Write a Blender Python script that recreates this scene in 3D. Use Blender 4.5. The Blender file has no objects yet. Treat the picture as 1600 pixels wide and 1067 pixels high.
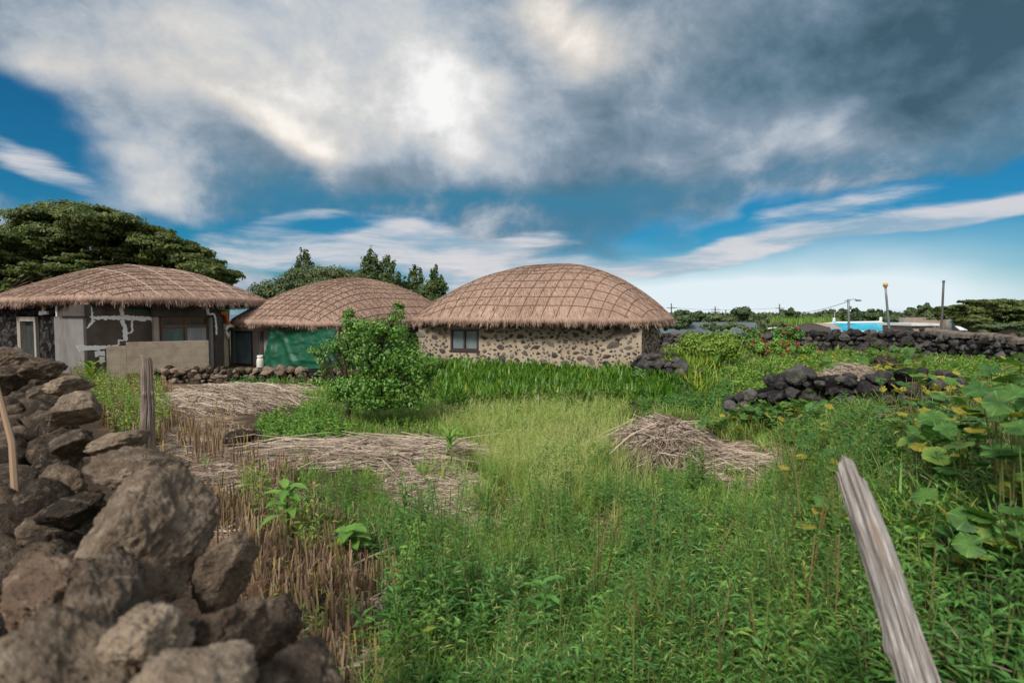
import bpy, bmesh, math, random
import numpy as np
from mathutils import Vector, Matrix
PI = math.pi
R = math.radians
rng = np.random.default_rng(7)
random.seed(7)
scene = bpy.context.scene
COL = scene.collection

# ------------------------------------------------------------------ camera
CAM_H = 2.1
PITCH = R(2.75)
FPX = 20.0 / 36.0 * 1600.0
cam = bpy.data.cameras.new("camera")
cam.lens = 20.0; cam.sensor_width = 36.0; cam.clip_start = 0.05; cam.clip_end = 20000
cam.dof.use_dof = True; cam.dof.focus_distance = 13.0; cam.dof.aperture_fstop = 2.6
camo = bpy.data.objects.new("camera", cam); COL.objects.link(camo)
camo.location = (0, 0, CAM_H); camo.rotation_euler = (PI / 2 - PITCH, 0, 0)
scene.camera = camo
scene.view_settings.view_transform = 'Standard'
scene.view_settings.look = 'None'
scene.view_settings.exposure = 0.0
scene.view_settings.gamma = 1.0
scene.cycles.max_bounces = 6
scene.cycles.diffuse_bounces = 3
scene.cycles.transparent_max_bounces = 8

CP, SP = math.cos(PITCH), math.sin(PITCH)
def ray(u, v):
    a = (np.asarray(u, float) - 800) / FPX; b = -(np.asarray(v, float) - 533.5) / FPX
    return a, CP + b * SP, -SP + b * CP
def at(u, v, Y):
    dx, dy, dz = ray(u, v); t = Y / dy
    return np.array([dx * t, Y + 0 * t, CAM_H + dz * t]).T
def proj(P):
    x, y, z = P[..., 0], P[..., 1], P[..., 2] - CAM_H
    f = y * CP - z * SP; up = y * SP + z * CP
    f = np.where(f < 1e-3, 1e-3, f)
    return 800 + FPX * x / f, 533.5 - FPX * up / f

# ------------------------------------------------------------------ node helper
class G:
    def __init__(s, nt): s.nt = nt
    def n(s, t, **k):
        nd = s.nt.nodes.new(t)
        for a, b in k.items(): setattr(nd, a, b)
        return nd
    def put(s, sock, val):
        if isinstance(val, bpy.types.NodeSocket): s.nt.links.new(val, sock)
        elif isinstance(val, (tuple, list)) and len(val) == 3 and sock.type == 'RGBA': sock.default_value = (*val, 1)
        else: sock.default_value = val
    def m(s, op, a, b=None, c=None, clamp=False):
        nd = s.n('ShaderNodeMath', operation=op, use_clamp=clamp)
        for i, x in enumerate((a, b, c)):
            if x is not None: s.put(nd.inputs[i], x)
        return nd.outputs[0]
    def noise(s, vec, scale, detail=4, rough=.55, dist=0.0, out=0):
        nd = s.n('ShaderNodeTexNoise')
        if vec is not None: s.put(nd.inputs['Vector'], vec)
        nd.inputs['Scale'].default_value = scale; nd.inputs['Detail'].default_value = detail
        nd.inputs['Roughness'].default_value = rough; nd.inputs['Distortion'].default_value = dist
        return nd.outputs[out]
    def voro(s, vec, scale, feature='F1', out=0):
        nd = s.n('ShaderNodeTexVoronoi', feature=feature)
        if vec is not None: s.put(nd.inputs['Vector'], vec)
        nd.inputs['Scale'].default_value = scale
        return nd.outputs[out]
    def ramp(s, fac, stops, interp='LINEAR'):
        nd = s.n('ShaderNodeValToRGB'); cr = nd.color_ramp; cr.interpolation = interp
        while len(cr.elements) < len(stops): cr.elements.new(.5)
        for e, (p, c) in zip(cr.elements, stops):
            e.position = p; e.color = (*c, 1) if len(c) == 3 else c
        s.put(nd.inputs[0], fac); return nd.outputs[0]
    def mix(s, fac, a, b, blend='MIX'):
        nd = s.n('ShaderNodeMix', data_type='RGBA', blend_type=blend)
        s.put(nd.inputs[0], fac); s.put(nd.inputs[6], a); s.put(nd.inputs[7], b)
        return nd.outputs[2]
    def sstep(s, x, lo, hi):
        nd = s.n('ShaderNodeMapRange', interpolation_type='SMOOTHSTEP')
        s.put(nd.inputs[0], x); s.put(nd.inputs[1], lo); s.put(nd.inputs[2], hi)
        return nd.outputs[0]
    def attr(s, name):
        return s.n('ShaderNodeAttribute', attribute_name=name).outputs['Fac']
    def obj(s): return s.n('ShaderNodeTexCoord').outputs['Object']
    def mapv(s, vec, loc=(0, 0, 0), rot=(0, 0, 0), sc=(1, 1, 1), t='POINT'):
        nd = s.n('ShaderNodeMapping', vector_type=t)
        s.put(nd.inputs[0], vec); nd.inputs[1].default_value = loc; nd.inputs[2].default_value = rot; nd.inputs[3].default_value = sc
        return nd.outputs[0]
    def comb(s, x, y, z):
        nd = s.n('ShaderNodeCombineXYZ')
        for i, q in enumerate((x, y, z)): s.put(nd.inputs[i], q)
        return nd.outputs[0]
    def bump(s, h, strength=.5, dist=.02):
        nd = s.n('ShaderNodeBump'); nd.inputs['Strength'].default_value = strength; nd.inputs['Distance'].default_value = dist
        s.put(nd.inputs['Height'], h); return nd.outputs[0]

# ------------------------------------------------------------------ world: sky with cloud deck
SUN_AZ, SUN_EL = R(-152), R(42)          # azimuth from +Y, towards +X
world = bpy.data.worlds.new("World"); scene.world = world; world.use_nodes = True
def lin(r, g, b):
    f = lambda c: (c / 255 / 12.92) if c / 255 <= .04045 else ((c / 255 + .055) / 1.055) ** 2.4
    return (f(r), f(g), f(b))
def build_sky():
    nt = world.node_tree; nt.nodes.clear(); g = G(nt)
    out = g.n('ShaderNodeOutputWorld'); bg = g.n('ShaderNodeBackground'); nt.links.new(bg.outputs[0], out.inputs[0])
    sky = g.n('ShaderNodeTexSky', sky_type='NISHITA', sun_disc=False)
    sky.sun_elevation = SUN_EL; sky.sun_rotation = SUN_AZ % (2 * PI); sky.air_density = 1.0; sky.dust_density = .6; sky.ozone_density = 2.0
    d = g.n('ShaderNodeTexCoord').outputs['Generated']
    sep = g.n('ShaderNodeSeparateXYZ'); nt.links.new(d, sep.inputs[0]); X, Y, Z = sep.outputs
    az = g.m('MULTIPLY', g.m('ARCTAN2', X, Y), 180 / PI)
    el = g.m('MULTIPLY', g.m('ARCSINE', Z), 180 / PI)
    # layered domain: a flat deck seen in perspective
    zz = g.m('ADD', g.m('MAXIMUM', Z, 0.0), 0.16)
    deck = g.comb(g.m('DIVIDE', X, zz), g.m('DIVIDE', Y, zz), 0.0)
    n1 = g.noise(deck, 1.0, 4, .5, .3)
    n2 = g.noise(g.mapv(d, (3.1, 7.7, 0), sc=(1, 1, 1.25)), 3.4, 8, .60, .25)
    ang = g.comb(az, el, 0.0)
    w1 = g.noise(g.mapv(ang, (0, 0, 0), (0, 0, 0), (.05, .10, 1)), 1.0, 3.5, .5, 0, 1)
    wsep = g.n('ShaderNodeSeparateXYZ'); nt.links.new(w1, wsep.inputs[0])
    ang2 = g.comb(g.m('MULTIPLY_ADD', g.m('SUBTRACT', wsep.outputs[0], .5), 22.0, az), g.m('MULTIPLY_ADD', g.m('SUBTRACT', wsep.outputs[1], .5), 13.0, el), 0.0)
    angs = g.comb(g.m('MULTIPLY_ADD', g.m('SUBTRACT', wsep.outputs[0], .5), 8.0, az), g.m('MULTIPLY_ADD', g.m('SUBTRACT', wsep.outputs[1], .5), 5.0, el), 0.0)
    def blobs(lst, base, vec):
        acc = base
        for (u, v, ru, rv, rot, amp) in lst:
            a, b, c = ray(u, v); l = math.sqrt(a * a + b * b + c * c)
            A = math.degrees(math.atan2(a, b)); E = math.degrees(math.asin(c / l)); ca = math.cos(R(A))
            mp = g.mapv(vec, (A, E, 0), (0, 0, R(rot)), (ru / 15.5 * ca * ca, rv / 15.5 * ca, 1), 'TEXTURE')
            gr = g.n('ShaderNodeTexGradient', gradient_type='SPHERICAL'); nt.links.new(mp, gr.inputs[0])
            sm = g.sstep(gr.outputs[1], 0.0, 1.0)
            acc = g.m('MULTIPLY_ADD', sm, amp, acc)
        return acc
    # coverage of the cloud deck (1 = solid, low = blue gap)
    cov = blobs(SKY_GAPS, SKY_COV0, ang2)
    cov = g.m('MULTIPLY_ADD', g.m('SUBTRACT', n1, .5), 0.55, cov)
    cov = g.m('MULTIPLY_ADD', g.m('SUBTRACT', n2, .5), 1.25, cov)
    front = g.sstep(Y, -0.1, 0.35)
    cov = g.m('ADD', cov, g.m('MULTIPLY', g.m('SUBTRACT', 1.0, front), 1.0))  # solid cloud added behind the camera, out of view
    dens = g.sstep(cov, .12, .95)
    # brightness of the cloud deck
    br = blobs(SKY_BRIGHT, SKY_BR0, ang2)
    br = g.m('MULTIPLY_ADD', g.m('SUBTRACT', n1, .5), .30, br)
    br = g.m('MULTIPLY_ADD', g.m('SUBTRACT', n2, .5), 1.35, br)
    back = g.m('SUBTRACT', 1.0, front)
    br = g.m('ADD', g.m('MULTIPLY', br, front), g.m('MULTIPLY', back, SKY_BACK_FILL))  # unseen sky behind the camera, set bright as added frontal fill
    n3 = g.noise(g.mapv(d, (1.7, 4.2, 0), sc=(1, 1, 1.3)), 8.5, 6, .62, .4)
    br = g.m('MULTIPLY_ADD', g.m('SUBTRACT', n3, .5), .5, br)
    ccol = g.ramp(br, [(0.0, lin(64, 90, 105)), (.2, lin(94, 120, 138)), (.42, lin(134, 153, 171)), (.58, lin(174, 185, 197)), (.80, lin(212, 213, 213)), (1.08 - .08, lin(248, 248, 247))])
    warm = blobs(SKY_WARM, 0.0, ang2)
    ccol = g.mix(g.m('MULTIPLY', warm, 1.0, clamp=True), ccol, (1.03, .965, .90), 'MULTIPLY')
    teal = blobs(SKY_TEAL, 0.0, ang2)
    ccol = g.mix(g.m('MULTIPLY', teal, g.sstep(br, .62, .25), clamp=True), ccol, lin(66, 128, 160))
    skyc = g.mix(1.0, sky.outputs[0], SKY_TINT, 'MULTIPLY')
    skyc = g.mix(1.0, skyc, (SKY_STR,) * 3, 'MULTIPLY')
    # a paler veil of thin haze near the horizon
    veil = blobs(SKY_VEIL, 0.0, angs)
    skyc = g.mix(g.m('MULTIPLY', veil, 1.0, clamp=True), skyc, lin(226, 240, 246))
    c1 = g.mix(dens, skyc, ccol)
    # thin streak clouds low over the horizon
    st = blobs(SKY_STREAK, 0.0, angs)
    sn = g.noise(g.mapv(ang, (4, 2, 0), (0, 0, R(6)), (.09, .5, 1)), 1.0, 5, .6, .3)
    st = g.m('MULTIPLY_ADD', g.m('SUBTRACT', sn, .5), 1.0, g.m('SUBTRACT', st, .25))
    st = g.m('MULTIPLY', g.sstep(st, .05, .6), .85)
    stc = g.mix(g.sstep(sn, .35, .65), lin(150, 178, 198), lin(222, 218, 220))
    c2 = g.mix(st, c1, stc)
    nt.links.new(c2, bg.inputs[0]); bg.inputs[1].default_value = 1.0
SKY_COV0 = 1.0; SKY_BR0 = .44; SKY_BACK_FILL = .82; SKY_STR = .075; SKY_TINT = (.10, .66, .92)
SKY_GAPS = [  # u, v, half width px, half height px, tilt, amount
    (10, 240, 330, 120, -14, -1.3), (330, 375, 420, 50, -3, -.7), (530, 385, 420, 60, 0, -.95), (110, 190, 170, 60, -20, -.5),
    (1520, 290, 420, 60, 10, -1.15), (1150, 405, 620, 95, 6, -1.5), (1400, 430, 620, 145, 3, -2.0), (1050, 470, 900, 70, 0, -1.4),
    (640, 460, 420, 70, 0, -.6), (660, 200, 34, 22, 0, -.42), (735, 265, 40, 50, -30, -.40), (180, 25, 120, 60, 30, -.25), (330, 330, 260, 50, 10, -.35), (1250, 70, 700, 230, 0, .7), (500, 60, 500, 200, 0, .3)]
SKY_BRIGHT = [
    (640, 30, 170, 230, 10, .24), (540, 90, 380, 190, -15, .16), (720, 130, 130, 120, -30, .12), (400, 90, 320, 180, -25, .30), (300, 160, 260, 110, -30, .16), (440, 235, 170, 75, -35, .38), (700, 190, 190, 120, -20, .24), (90, 110, 240, 140, -10, .22),
    (865, 20, 150, 120, -40, .44), (960, 60, 120, 90, -40, .10), (1300, 60, 560, 170, 0, -.15), (1560, 30, 380, 260, 0, -.13), (1120, 140, 200, 80, 20, -.10), (930, 210, 260, 120, 10, .16), (1250, 180, 240, 50, 28, .14),
    (1280, 185, 90, 26, 40, .16), (760, 290, 300, 70, 0, -.08), (640, 275, 160, 50, 0, -.10), (230, 270, 110, 110, -50, .20), (245, 305, 60, 40, 0, .18), (460, 310, 300, 70, 0, -.14), (950, 320, 440, 70, 5, -.20), (1350, 250, 420, 60, 12, -.10), (1180, 240, 200, 60, 10, .06), (1080, 110, 120, 60, 10, .10), (1400, 130, 160, 40, 25, .10), (1480, 60, 140, 60, 0, .06)]
SKY_WARM = [(870, 30, 220, 170, -35, .9), (320, 130, 420, 200, -25, .55), (430, 240, 170, 90, -30, .6), (1060, 50, 260, 110, 0, .5), (100, 110, 220, 120, 0, .4)]
SKY_TEAL = [(900, 335, 560, 80, 3, 1.0), (480, 335, 460, 70, 0, 1.0), (1400, 270, 420, 70, 10, .7), (1560, 120, 300, 260, 0, .1), (180, 250, 260, 130, -20, .5), (1200, 110, 420, 160, 10, .1)]
SKY_VEIL = [(1000, 470, 520, 100, 0, .95), (1350, 490, 700, 80, 0, .65), (1380, 430, 560, 110, 0, .35), (1250, 460, 500, 90, 0, .3)]
SKY_STREAK = [(1250, 372, 480, 34, 8, 1.05), (900, 420, 330, 34, 5, .9), (1500, 338, 330, 26, 7, 1.0), (1330, 318, 260, 24, 8, .85), (560, 400, 330, 60, 0, .75), (760, 400, 300, 50, 0, .6), (370, 385, 200, 50, 0, .55),
    (720, 440, 120, 22, 0, .9), (480, 345, 140, 22, 6, .7), (640, 350, 120, 20, 0, .5), (820, 375, 140, 22, 4, .6), (60, 262, 200, 40, -18, .8), (650, 375, 120, 30, 0, .7), (1420, 465, 60, 10, 0, .5)]
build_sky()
sun = bpy.data.lights.new("sun", 'SUN'); sun.energy = 3.9; sun.angle = R(12); sun.color = (1.0, .94, .85)
suno = bpy.data.objects.new("sun", sun); COL.objects.link(suno)
sd = Vector((math.sin(SUN_AZ) * math.cos(SUN_EL), math.cos(SUN_AZ) * math.cos(SUN_EL), math.sin(SUN_EL)))
suno.rotation_euler = (-sd).to_track_quat('-Z', 'Y').to_euler()
suno.location = (0, -5, 30)

# ------------------------------------------------------------------ numeric helpers
def sst(a, b, x):
    t = np.clip((np.asarray(x, float) - a) / (b - a), 0, 1); return t * t * (3 - 2 * t)
def vnoise(P, seed=0):
    P = np.asarray(P, float); i = np.floor(P).astype(np.int64); f = P - i; f = f * f * (3 - 2 * f)
    def h(a, b, c):
        n = (a * 374761393 + b * 668265263 + c * 1274126177 + seed * 974711) & 0xFFFFFFFF
        n = ((n ^ (n >> 13)) * 1274126177) & 0xFFFFFFFF
        n = ((n ^ (n >> 16)) * 2246822519) & 0xFFFFFFFF
        return ((n ^ (n >> 15)) & 0xFFFFFF) / float(0xFFFFFF)
    x, y, z = i[..., 0], i[..., 1], i[..., 2]; fx, fy, fz = f[..., 0], f[..., 1], f[..., 2]
    L = lambda a, b, t: a + (b - a) * t
    return L(L(L(h(x, y, z), h(x + 1, y, z), fx), L(h(x, y + 1, z), h(x + 1, y + 1, z), fx), fy),
             L(L(h(x, y, z + 1), h(x + 1, y, z + 1), fx), L(h(x, y + 1, z + 1), h(x + 1, y + 1, z + 1), fx), fy), fz)
def fbm(P, seed=0, o=3):
    s, a, t = 0, .5, 0
    for k in range(o):
        s = s + a * vnoise(np.asarray(P) * 2 ** k, seed + k * 31); t += a; a *= .5
    return s / t
def nrm(V):
    return V / np.maximum(np.linalg.norm(V, axis=-1, keepdims=True), 1e-9)
def inpoly(u, v, poly):
    r = np.zeros(np.shape(u), bool); n = len(poly)
    for i in range(n):
        x1, y1 = poly[i]; x2, y2 = poly[(i + 1) % n]
        if y1 == y2: continue
        r ^= ((y1 > v) != (y2 > v)) & (u < (x2 - x1) * (v - y1) / (y2 - y1) + x1)
    return r

class MB:
    """collects geometry, then links it as ONE mesh object"""
    def __init__(s): s.V = []; s.F4 = []; s.F3 = []; s.n = 0; s.var = []; s.hue = []; s.aux = []; s.aux2 = []
    def add(s, V, q=None, t=None, var=0.5, hue=0.0, aux=0.0, aux2=0.0):
        V = np.asarray(V, float).reshape(-1, 3); k = len(V)
        if k == 0: return
        s.V.append(V)
        if q is not None and len(q): s.F4.append(np.asarray(q, np.int64).reshape(-1, 4) + s.n)
        if t is not None and len(t): s.F3.append(np.asarray(t, np.int64).reshape(-1, 3) + s.n)
        for L, a in ((s.var, var), (s.hue, hue), (s.aux, aux), (s.aux2, aux2)):
            L.append(np.broadcast_to(np.asarray(a, float), (k,)))
        s.n += k
    def build(s, name, mat, parent=None, loc=None, smooth=False):
        V = np.concatenate(s.V) if s.V else np.zeros((0, 3))
        off = np.zeros(3)
        if parent is not None: off = world_loc(parent)
        elif loc is not None: off = np.array(loc, float)
        V = V - off
        me = bpy.data.meshes.new(name)
        f4 = np.concatenate(s.F4) if s.F4 else np.zeros((0, 4), np.int64); f3 = np.concatenate(s.F3) if s.F3 else np.zeros((0, 3), np.int64)
        me.vertices.add(len(V)); me.vertices.foreach_set('co', V.astype(np.float32).ravel())
        nl = f4.size + f3.size; me.loops.add(nl)
        me.loops.foreach_set('vertex_index', np.concatenate([f4.ravel(), f3.ravel()]).astype(np.int32))
        npol = len(f4) + len(f3); me.polygons.add(npol)
        st = np.concatenate([np.arange(len(f4)) * 4, f4.size + np.arange(len(f3)) * 3]).astype(np.int32)
        me.polygons.foreach_set('loop_start', st)
        me.polygons.foreach_set('loop_total', np.concatenate([np.full(len(f4), 4), np.full(len(f3), 3)]).astype(np.int32))
        me.update(calc_edges=True)
        me.polygons.foreach_set('use_smooth', np.full(npol, smooth, bool))
        for nm, L in (('var', s.var), ('hue', s.hue), ('aux', s.aux), ('aux2', s.aux2)):
            a = np.concatenate(L).astype(np.float32) if L else np.zeros(0, np.float32)
            if len(a) and (nm in ('var', 'hue') or np.ptp(a) > 0):
                at_ = me.attributes.new(nm, 'FLOAT', 'POINT'); at_.data.foreach_set('value', a)
        me.validate(); me.materials.append(mat)
        o = bpy.data.objects.new(name, me); COL.objects.link(o)
        if parent is not None: o.parent = parent
        elif loc is not None: o.location = loc
        return o
def world_loc(o):
    p = np.zeros(3)
    while o is not None: p += np.array(o.location); o = o.parent
    return p
def tag(o, label=None, cat=None, group=None, kind=None):
    if label: o['label'] = label
    if cat: o['category'] = cat
    if group: o['group'] = group
    if kind: o['kind'] = kind
    return o
def thing(name, label, cat, loc=(0, 0, 0), group=None):
    o = bpy.data.objects.new(name, None); COL.objects.link(o); o.location = tuple(float(c) for c in loc); o.empty_display_size = .2
    return tag(o, label, cat, group)

BOXQ = np.array([[0, 3, 2, 1], [4, 5, 6, 7], [0, 1, 5, 4], [1, 2, 6, 5], [2, 3, 7, 6], [3, 0, 4, 7]])
def box8(mb, P8, **k): mb.add(P8, BOXQ, **k)
def box(mb, x0, x1, y0, y1, z0, z1, **k):
    box8(mb, [(x0, y0, z0), (x1, y0, z0), (x1, y1, z0), (x0, y1, z0), (x0, y0, z1), (x1, y0, z1), (x1, y1, z1), (x0, y1, z1)], **k)
def tube(mb, P, rad, n=6, cap=True, **k):
    P = np.asarray(P, float); m = len(P); rad = np.broadcast_to(np.asarray(rad, float), (m,))
    T = nrm(np.gradient(P, axis=0)); ref = np.array([0, 0, 1.0]) if abs(T[:, 2]).mean() < .8 else np.array([1.0, 0, 0])
    A = nrm(np.cross(T, ref)); B = np.cross(T, A)
    th = np.arange(n) * 2 * PI / n
    V = P[:, None] + rad[:, None, None] * (np.cos(th)[None, :, None] * A[:, None] + np.sin(th)[None, :, None] * B[:, None])
    i = np.arange(m - 1)[:, None] * n; j = np.arange(n)[None]; j2 = (j + 1) % n
    q = np.stack([i + j, i + j2, i + n + j2, i + n + j], -1).reshape(-1, 4)
    V = V.reshape(-1, 3); t = None
    if cap:
        V = np.concatenate([V, P[:1], P[-1:]]); jj = np.arange(n); c0 = m * n
        t = np.concatenate([np.stack([(jj + 1) % n, jj, np.full(n, c0)], -1), np.stack([(m - 1) * n + jj, (m - 1) * n + (jj + 1) % n, np.full(n, c0 + 1)], -1)])
    mb.add(V, q, t, **k)
def lathe(mb, c, prof, n=20, **k):
    prof = np.asarray(prof, float); m = len(prof); th = np.arange(n) * 2 * PI / n
    V = np.stack([prof[:, :1] * np.cos(th), prof[:, :1] * np.sin(th), np.repeat(prof[:, 1:2], n, 1)], -1) + np.asarray(c, float)
    i = np.arange(m - 1)[:, None] * n; j = np.arange(n)[None]; j2 = (j + 1) % n
    mb.add(V.reshape(-1, 3), np.stack([i + j, i + j2, i + n + j2, i + n + j], -1).reshape(-1, 4), **k)
_ico = {}
def ico(sub):
    if sub not in _ico:
        bm = bmesh.new(); bmesh.ops.create_icosphere(bm, subdivisions=sub, radius=1)
        _ico[sub] = (np.array([v.co[:] for v in bm.verts]), np.array([[v.index for v in f.verts] for f in bm.faces])); bm.free()
    return _ico[sub]
def rotm(rx, ry, rz):
    return np.array(Matrix.Rotation(rz, 3, 'Z') @ Matrix.Rotation(ry, 3, 'Y') @ Matrix.Rotation(rx, 3, 'X'))
def stone_verts(size, rot, seed, sub=3, cuts=7, rough=1.0):
    V, F = ico(sub); V = V.copy(); r = np.random.default_rng(seed)
    for k in range(cuts):
        nn = nrm(r.normal(size=3)); dd = r.uniform(.5, .85)
        V -= np.maximum(0, V @ nn - dd)[:, None] * nn * .9
    o = r.uniform(0, 50, 3)
    dsp = 1 + rough * (.42 * (fbm(V * 1.4 + o, 3, 2) - .5) + .22 * (fbm(V * 3.6 + o, 5, 3) - .5))
    if sub >= 4:
        dsp += rough * .16 * (fbm(V * 9 + o, 9, 3) - .5) - rough * .10 * np.clip(fbm(V * 13 + o, 12, 2) - .62, 0, 1)
    if sub >= 5: dsp += rough * (.10 * (fbm(V * 22 + o, 15, 3) - .5) - .10 * np.clip(fbm(V * 19 + o, 17, 2) - .6, 0, 1))
    if sub >= 6: dsp += rough * .05 * (fbm(V * 50 + o, 19, 2) - .5)
    V = V * dsp[:, None] * np.asarray(size) @ rotm(*rot).T
    return V, F
def stone(mb, c, size, rot, seed, sub=3, var=None, hue=0.0, **k):
    V, F = stone_verts(size, rot, seed, sub, **k)
    mb.add(V + np.asarray(c), None, F, var=np.random.default_rng(seed + 1).uniform(0, 1) if var is None else var, hue=hue)

def blades(mb, P, L, W, az, lean, curve, var, hue=0.0, seg=3, tip=.1):
    N = len(P); L, W, az, lean, curve = [np.broadcast_to(np.asarray(a, float), (N,)) for a in (L, W, az, lean, curve)]
    hx, hy = np.cos(az), np.sin(az); wx, wy = -hy, hx
    p = np.asarray(P, float).copy(); V = np.zeros((N, seg + 1, 2, 3)); ang = lean.copy()
    for k in range(seg + 1):
        w = W * (1 - (1 - tip) * (k / seg) ** 1.6) * (.75 if k == 0 else 1) * .5
        V[:, k, 0, 0] = p[:, 0] - wx * w; V[:, k, 0, 1] = p[:, 1] - wy * w; V[:, k, 0, 2] = p[:, 2]
        V[:, k, 1, 0] = p[:, 0] + wx * w; V[:, k, 1, 1] = p[:, 1] + wy * w; V[:, k, 1, 2] = p[:, 2]
        st = L / seg
        p[:, 0] += hx * np.sin(ang) * st; p[:, 1] += hy * np.sin(ang) * st; p[:, 2] += np.cos(ang) * st
        ang = ang + curve / seg
    m = (seg + 1) * 2; b = (np.arange(N) * m)[:, None, None]
    kk = np.arange(seg)[None, :, None] * 2
    q = (b + kk + np.array([0, 1, 3, 2])[None, None]).reshape(-1, 4)
    rp = lambda a: np.repeat(np.broadcast_to(np.asarray(a, float), (N,)), m)
    mb.add(V.reshape(-1, 3), q, var=rp(var), hue=rp(hue))
def leaves(mb, P, D, L, W, var, hue=0.0, fold=.25, droop=.15, U=None):
    N = len(P)
    if N == 0: return
    D = nrm(np.asarray(D, float)); U0 = np.array([0, 0, 1.0]) + rng.normal(0, .35, (N, 3)) if U is None else U
    S = nrm(np.cross(D, U0)); U = np.cross(S, D)
    L = np.broadcast_to(np.asarray(L, float), (N,))[:, None]; W = np.broadcast_to(np.asarray(W, float), (N,))[:, None]
    P = np.asarray(P, float)
    V = np.stack([P, P + D * L * .42 + S * W * .5 + U * W * fold, P + D * L - U * L * droop, P + D * L * .42 - S * W * .5 + U * W * fold, P + D * L * .48], 1)
    b = (np.arange(N) * 5)[:, None]
    q = np.concatenate([b + np.array([[0, 1, 2, 4]]), b + np.array([[0, 4, 2, 3]])])
    rp = lambda a: np.repeat(np.broadcast_to(np.asarray(a, float), (N,)), 5)
    mb.add(V.reshape(-1, 3), q, var=rp(var), hue=rp(hue))
def sticks(mb, A, B, r, var, hue=0.0, sag=0.0):
    """thin three sided rods from A to B with one bend"""
    N = len(A); A = np.asarray(A, float); B = np.asarray(B, float); r = np.broadcast_to(np.asarray(r, float), (N,))
    M = (A + B) / 2 + np.array([0, 0, 1.0]) * np.broadcast_to(np.asarray(sag, float), (N,))[:, None]
    T = nrm(B - A); S = nrm(np.cross(T, np.array([0, 0, 1.0]) + rng.normal(0, .1, (N, 3)))); U = np.cross(S, T)
    V = np.zeros((N, 9, 3))
    for i, (C, f) in enumerate(((A, 1), (M, .95), (B, .6))):
        for j, th in enumerate((PI / 2, PI * 7 / 6, PI * 11 / 6)):
            V[:, i * 3 + j] = C + (S * math.cos(th) + U * math.sin(th)) * (r * f)[:, None]
    q = []
    for i in (0, 3):
        for j in range(3): q.append([i + j, i + (j + 1) % 3, i + 3 + (j + 1) % 3, i + 3 + j])
    b = (np.arange(N) * 9)[:, None, None]
    rp = lambda a: np.repeat(np.broadcast_to(np.asarray(a, float), (N,)), 9)
    mb.add(V.reshape(-1, 3), (b + np.array(q)[None]).reshape(-1, 4), (b[:, :, :] + np.array([[0, 2, 1], [6, 7, 8]])[None]).reshape(-1, 3), var=rp(var), hue=rp(hue))

# ------------------------------------------------------------------ terrain
def gz(x, y):
    x = np.asarray(x, float); y = np.asarray(y, float); x, y = np.broadcast_arrays(x, y)
    P = np.stack([x * .45, y * .45, 0 * x], -1)
    near = 1 - sst(26, 40, np.hypot(x, y))
    z = (.26 * (fbm(P, 11, 3) - .5)) * (.3 + .7 * near)
    z = z + .32 * sst(2.5, 8, x) * sst(6, 12, y)
    xr = .75 + .42 * y
    bank = sst(-.7, .9, x - xr) * .9 * (1 - sst(7, 11.5, y)) * sst(-.6, 1.2, y)
    z = z + bank
    # raised strip along the field wall on the left
    dl = (x * .743 + y * .639)          # distance across, wall line about at 0.35
    z = z + .32 * (1 - sst(.6, 3.2, dl)) * sst(2, 5, y) * (1 - sst(9, 14, y)) + .14 * (1 - sst(.4, 2.4, dl))
    z = z + .12 * sst(14, 18, y)
    z = z - 4.2 * sst(31, 52, y) - 14 * sst(380, 520, np.hypot(x, y))
    return z
def ground_at(u, v, it=26):
    dx, dy, dz = ray(u, v); t = np.full(np.shape(dx), .8)
    lo = np.full(np.shape(dx), .4); hi = np.full(np.shape(dx), 60.0)
    # march outward to the first crossing, then bisect
    ts = np.geomspace(.6, 60, 90); hit = np.full(np.shape(dx), 60.0); found = np.zeros(np.shape(dx), bool); prev = .5
    lo_ = np.full(np.shape(dx), .5); hi_ = np.full(np.shape(dx), 60.0)
    for tt in ts:
        below = (CAM_H + dz * tt) < gz(dx * tt, dy * tt)
        new = below & ~found
        lo_ = np.where(new, prev, lo_); hi_ = np.where(new, tt, hi_); found |= new; prev = tt
    for _ in range(14):
        m = (lo_ + hi_) / 2; below = (CAM_H + dz * m) < gz(dx * m, dy * m)
        hi_ = np.where(below, m, hi_); lo_ = np.where(below, lo_, m)
    x, y = dx * hi_, dy * hi_
    return np.stack([x, y, gz(x, y)], -1), found
def scatter(poly, n, excl=(), r=None):
    """n points of the ground that the pixel polygon covers, thinning out with distance as the view does"""
    r = r or rng
    p = np.array(poly); u0, v0 = p.min(0); u1, v1 = p.max(0)
    area = .5 * abs(sum(p[i][0] * p[(i + 1) % len(p)][1] - p[(i + 1) % len(p)][0] * p[i][1] for i in range(len(p))))
    k = int(n * (u1 - u0) * (v1 - v0) / max(area, 1)) + 1
    u = r.uniform(u0, u1, k); v = r.uniform(v0, v1, k); ok = inpoly(u, v, poly)
    for e in excl: ok &= ~inpoly(u, v, e)
    P, f = ground_at(u[ok], v[ok]); P = P[f]; k = np.ones(len(P), bool)
    for hx, hy, hr in HOLES: k &= np.hypot(P[:, 0] - hx, (P[:, 1] - hy) * .8) > hr * (.75 + .5 * vnoise(np.stack([P[:, 0] * 5, P[:, 1] * 5, 0 * P[:, 0]], -1), 3))
    return P[k]
HOLES = []
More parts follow.
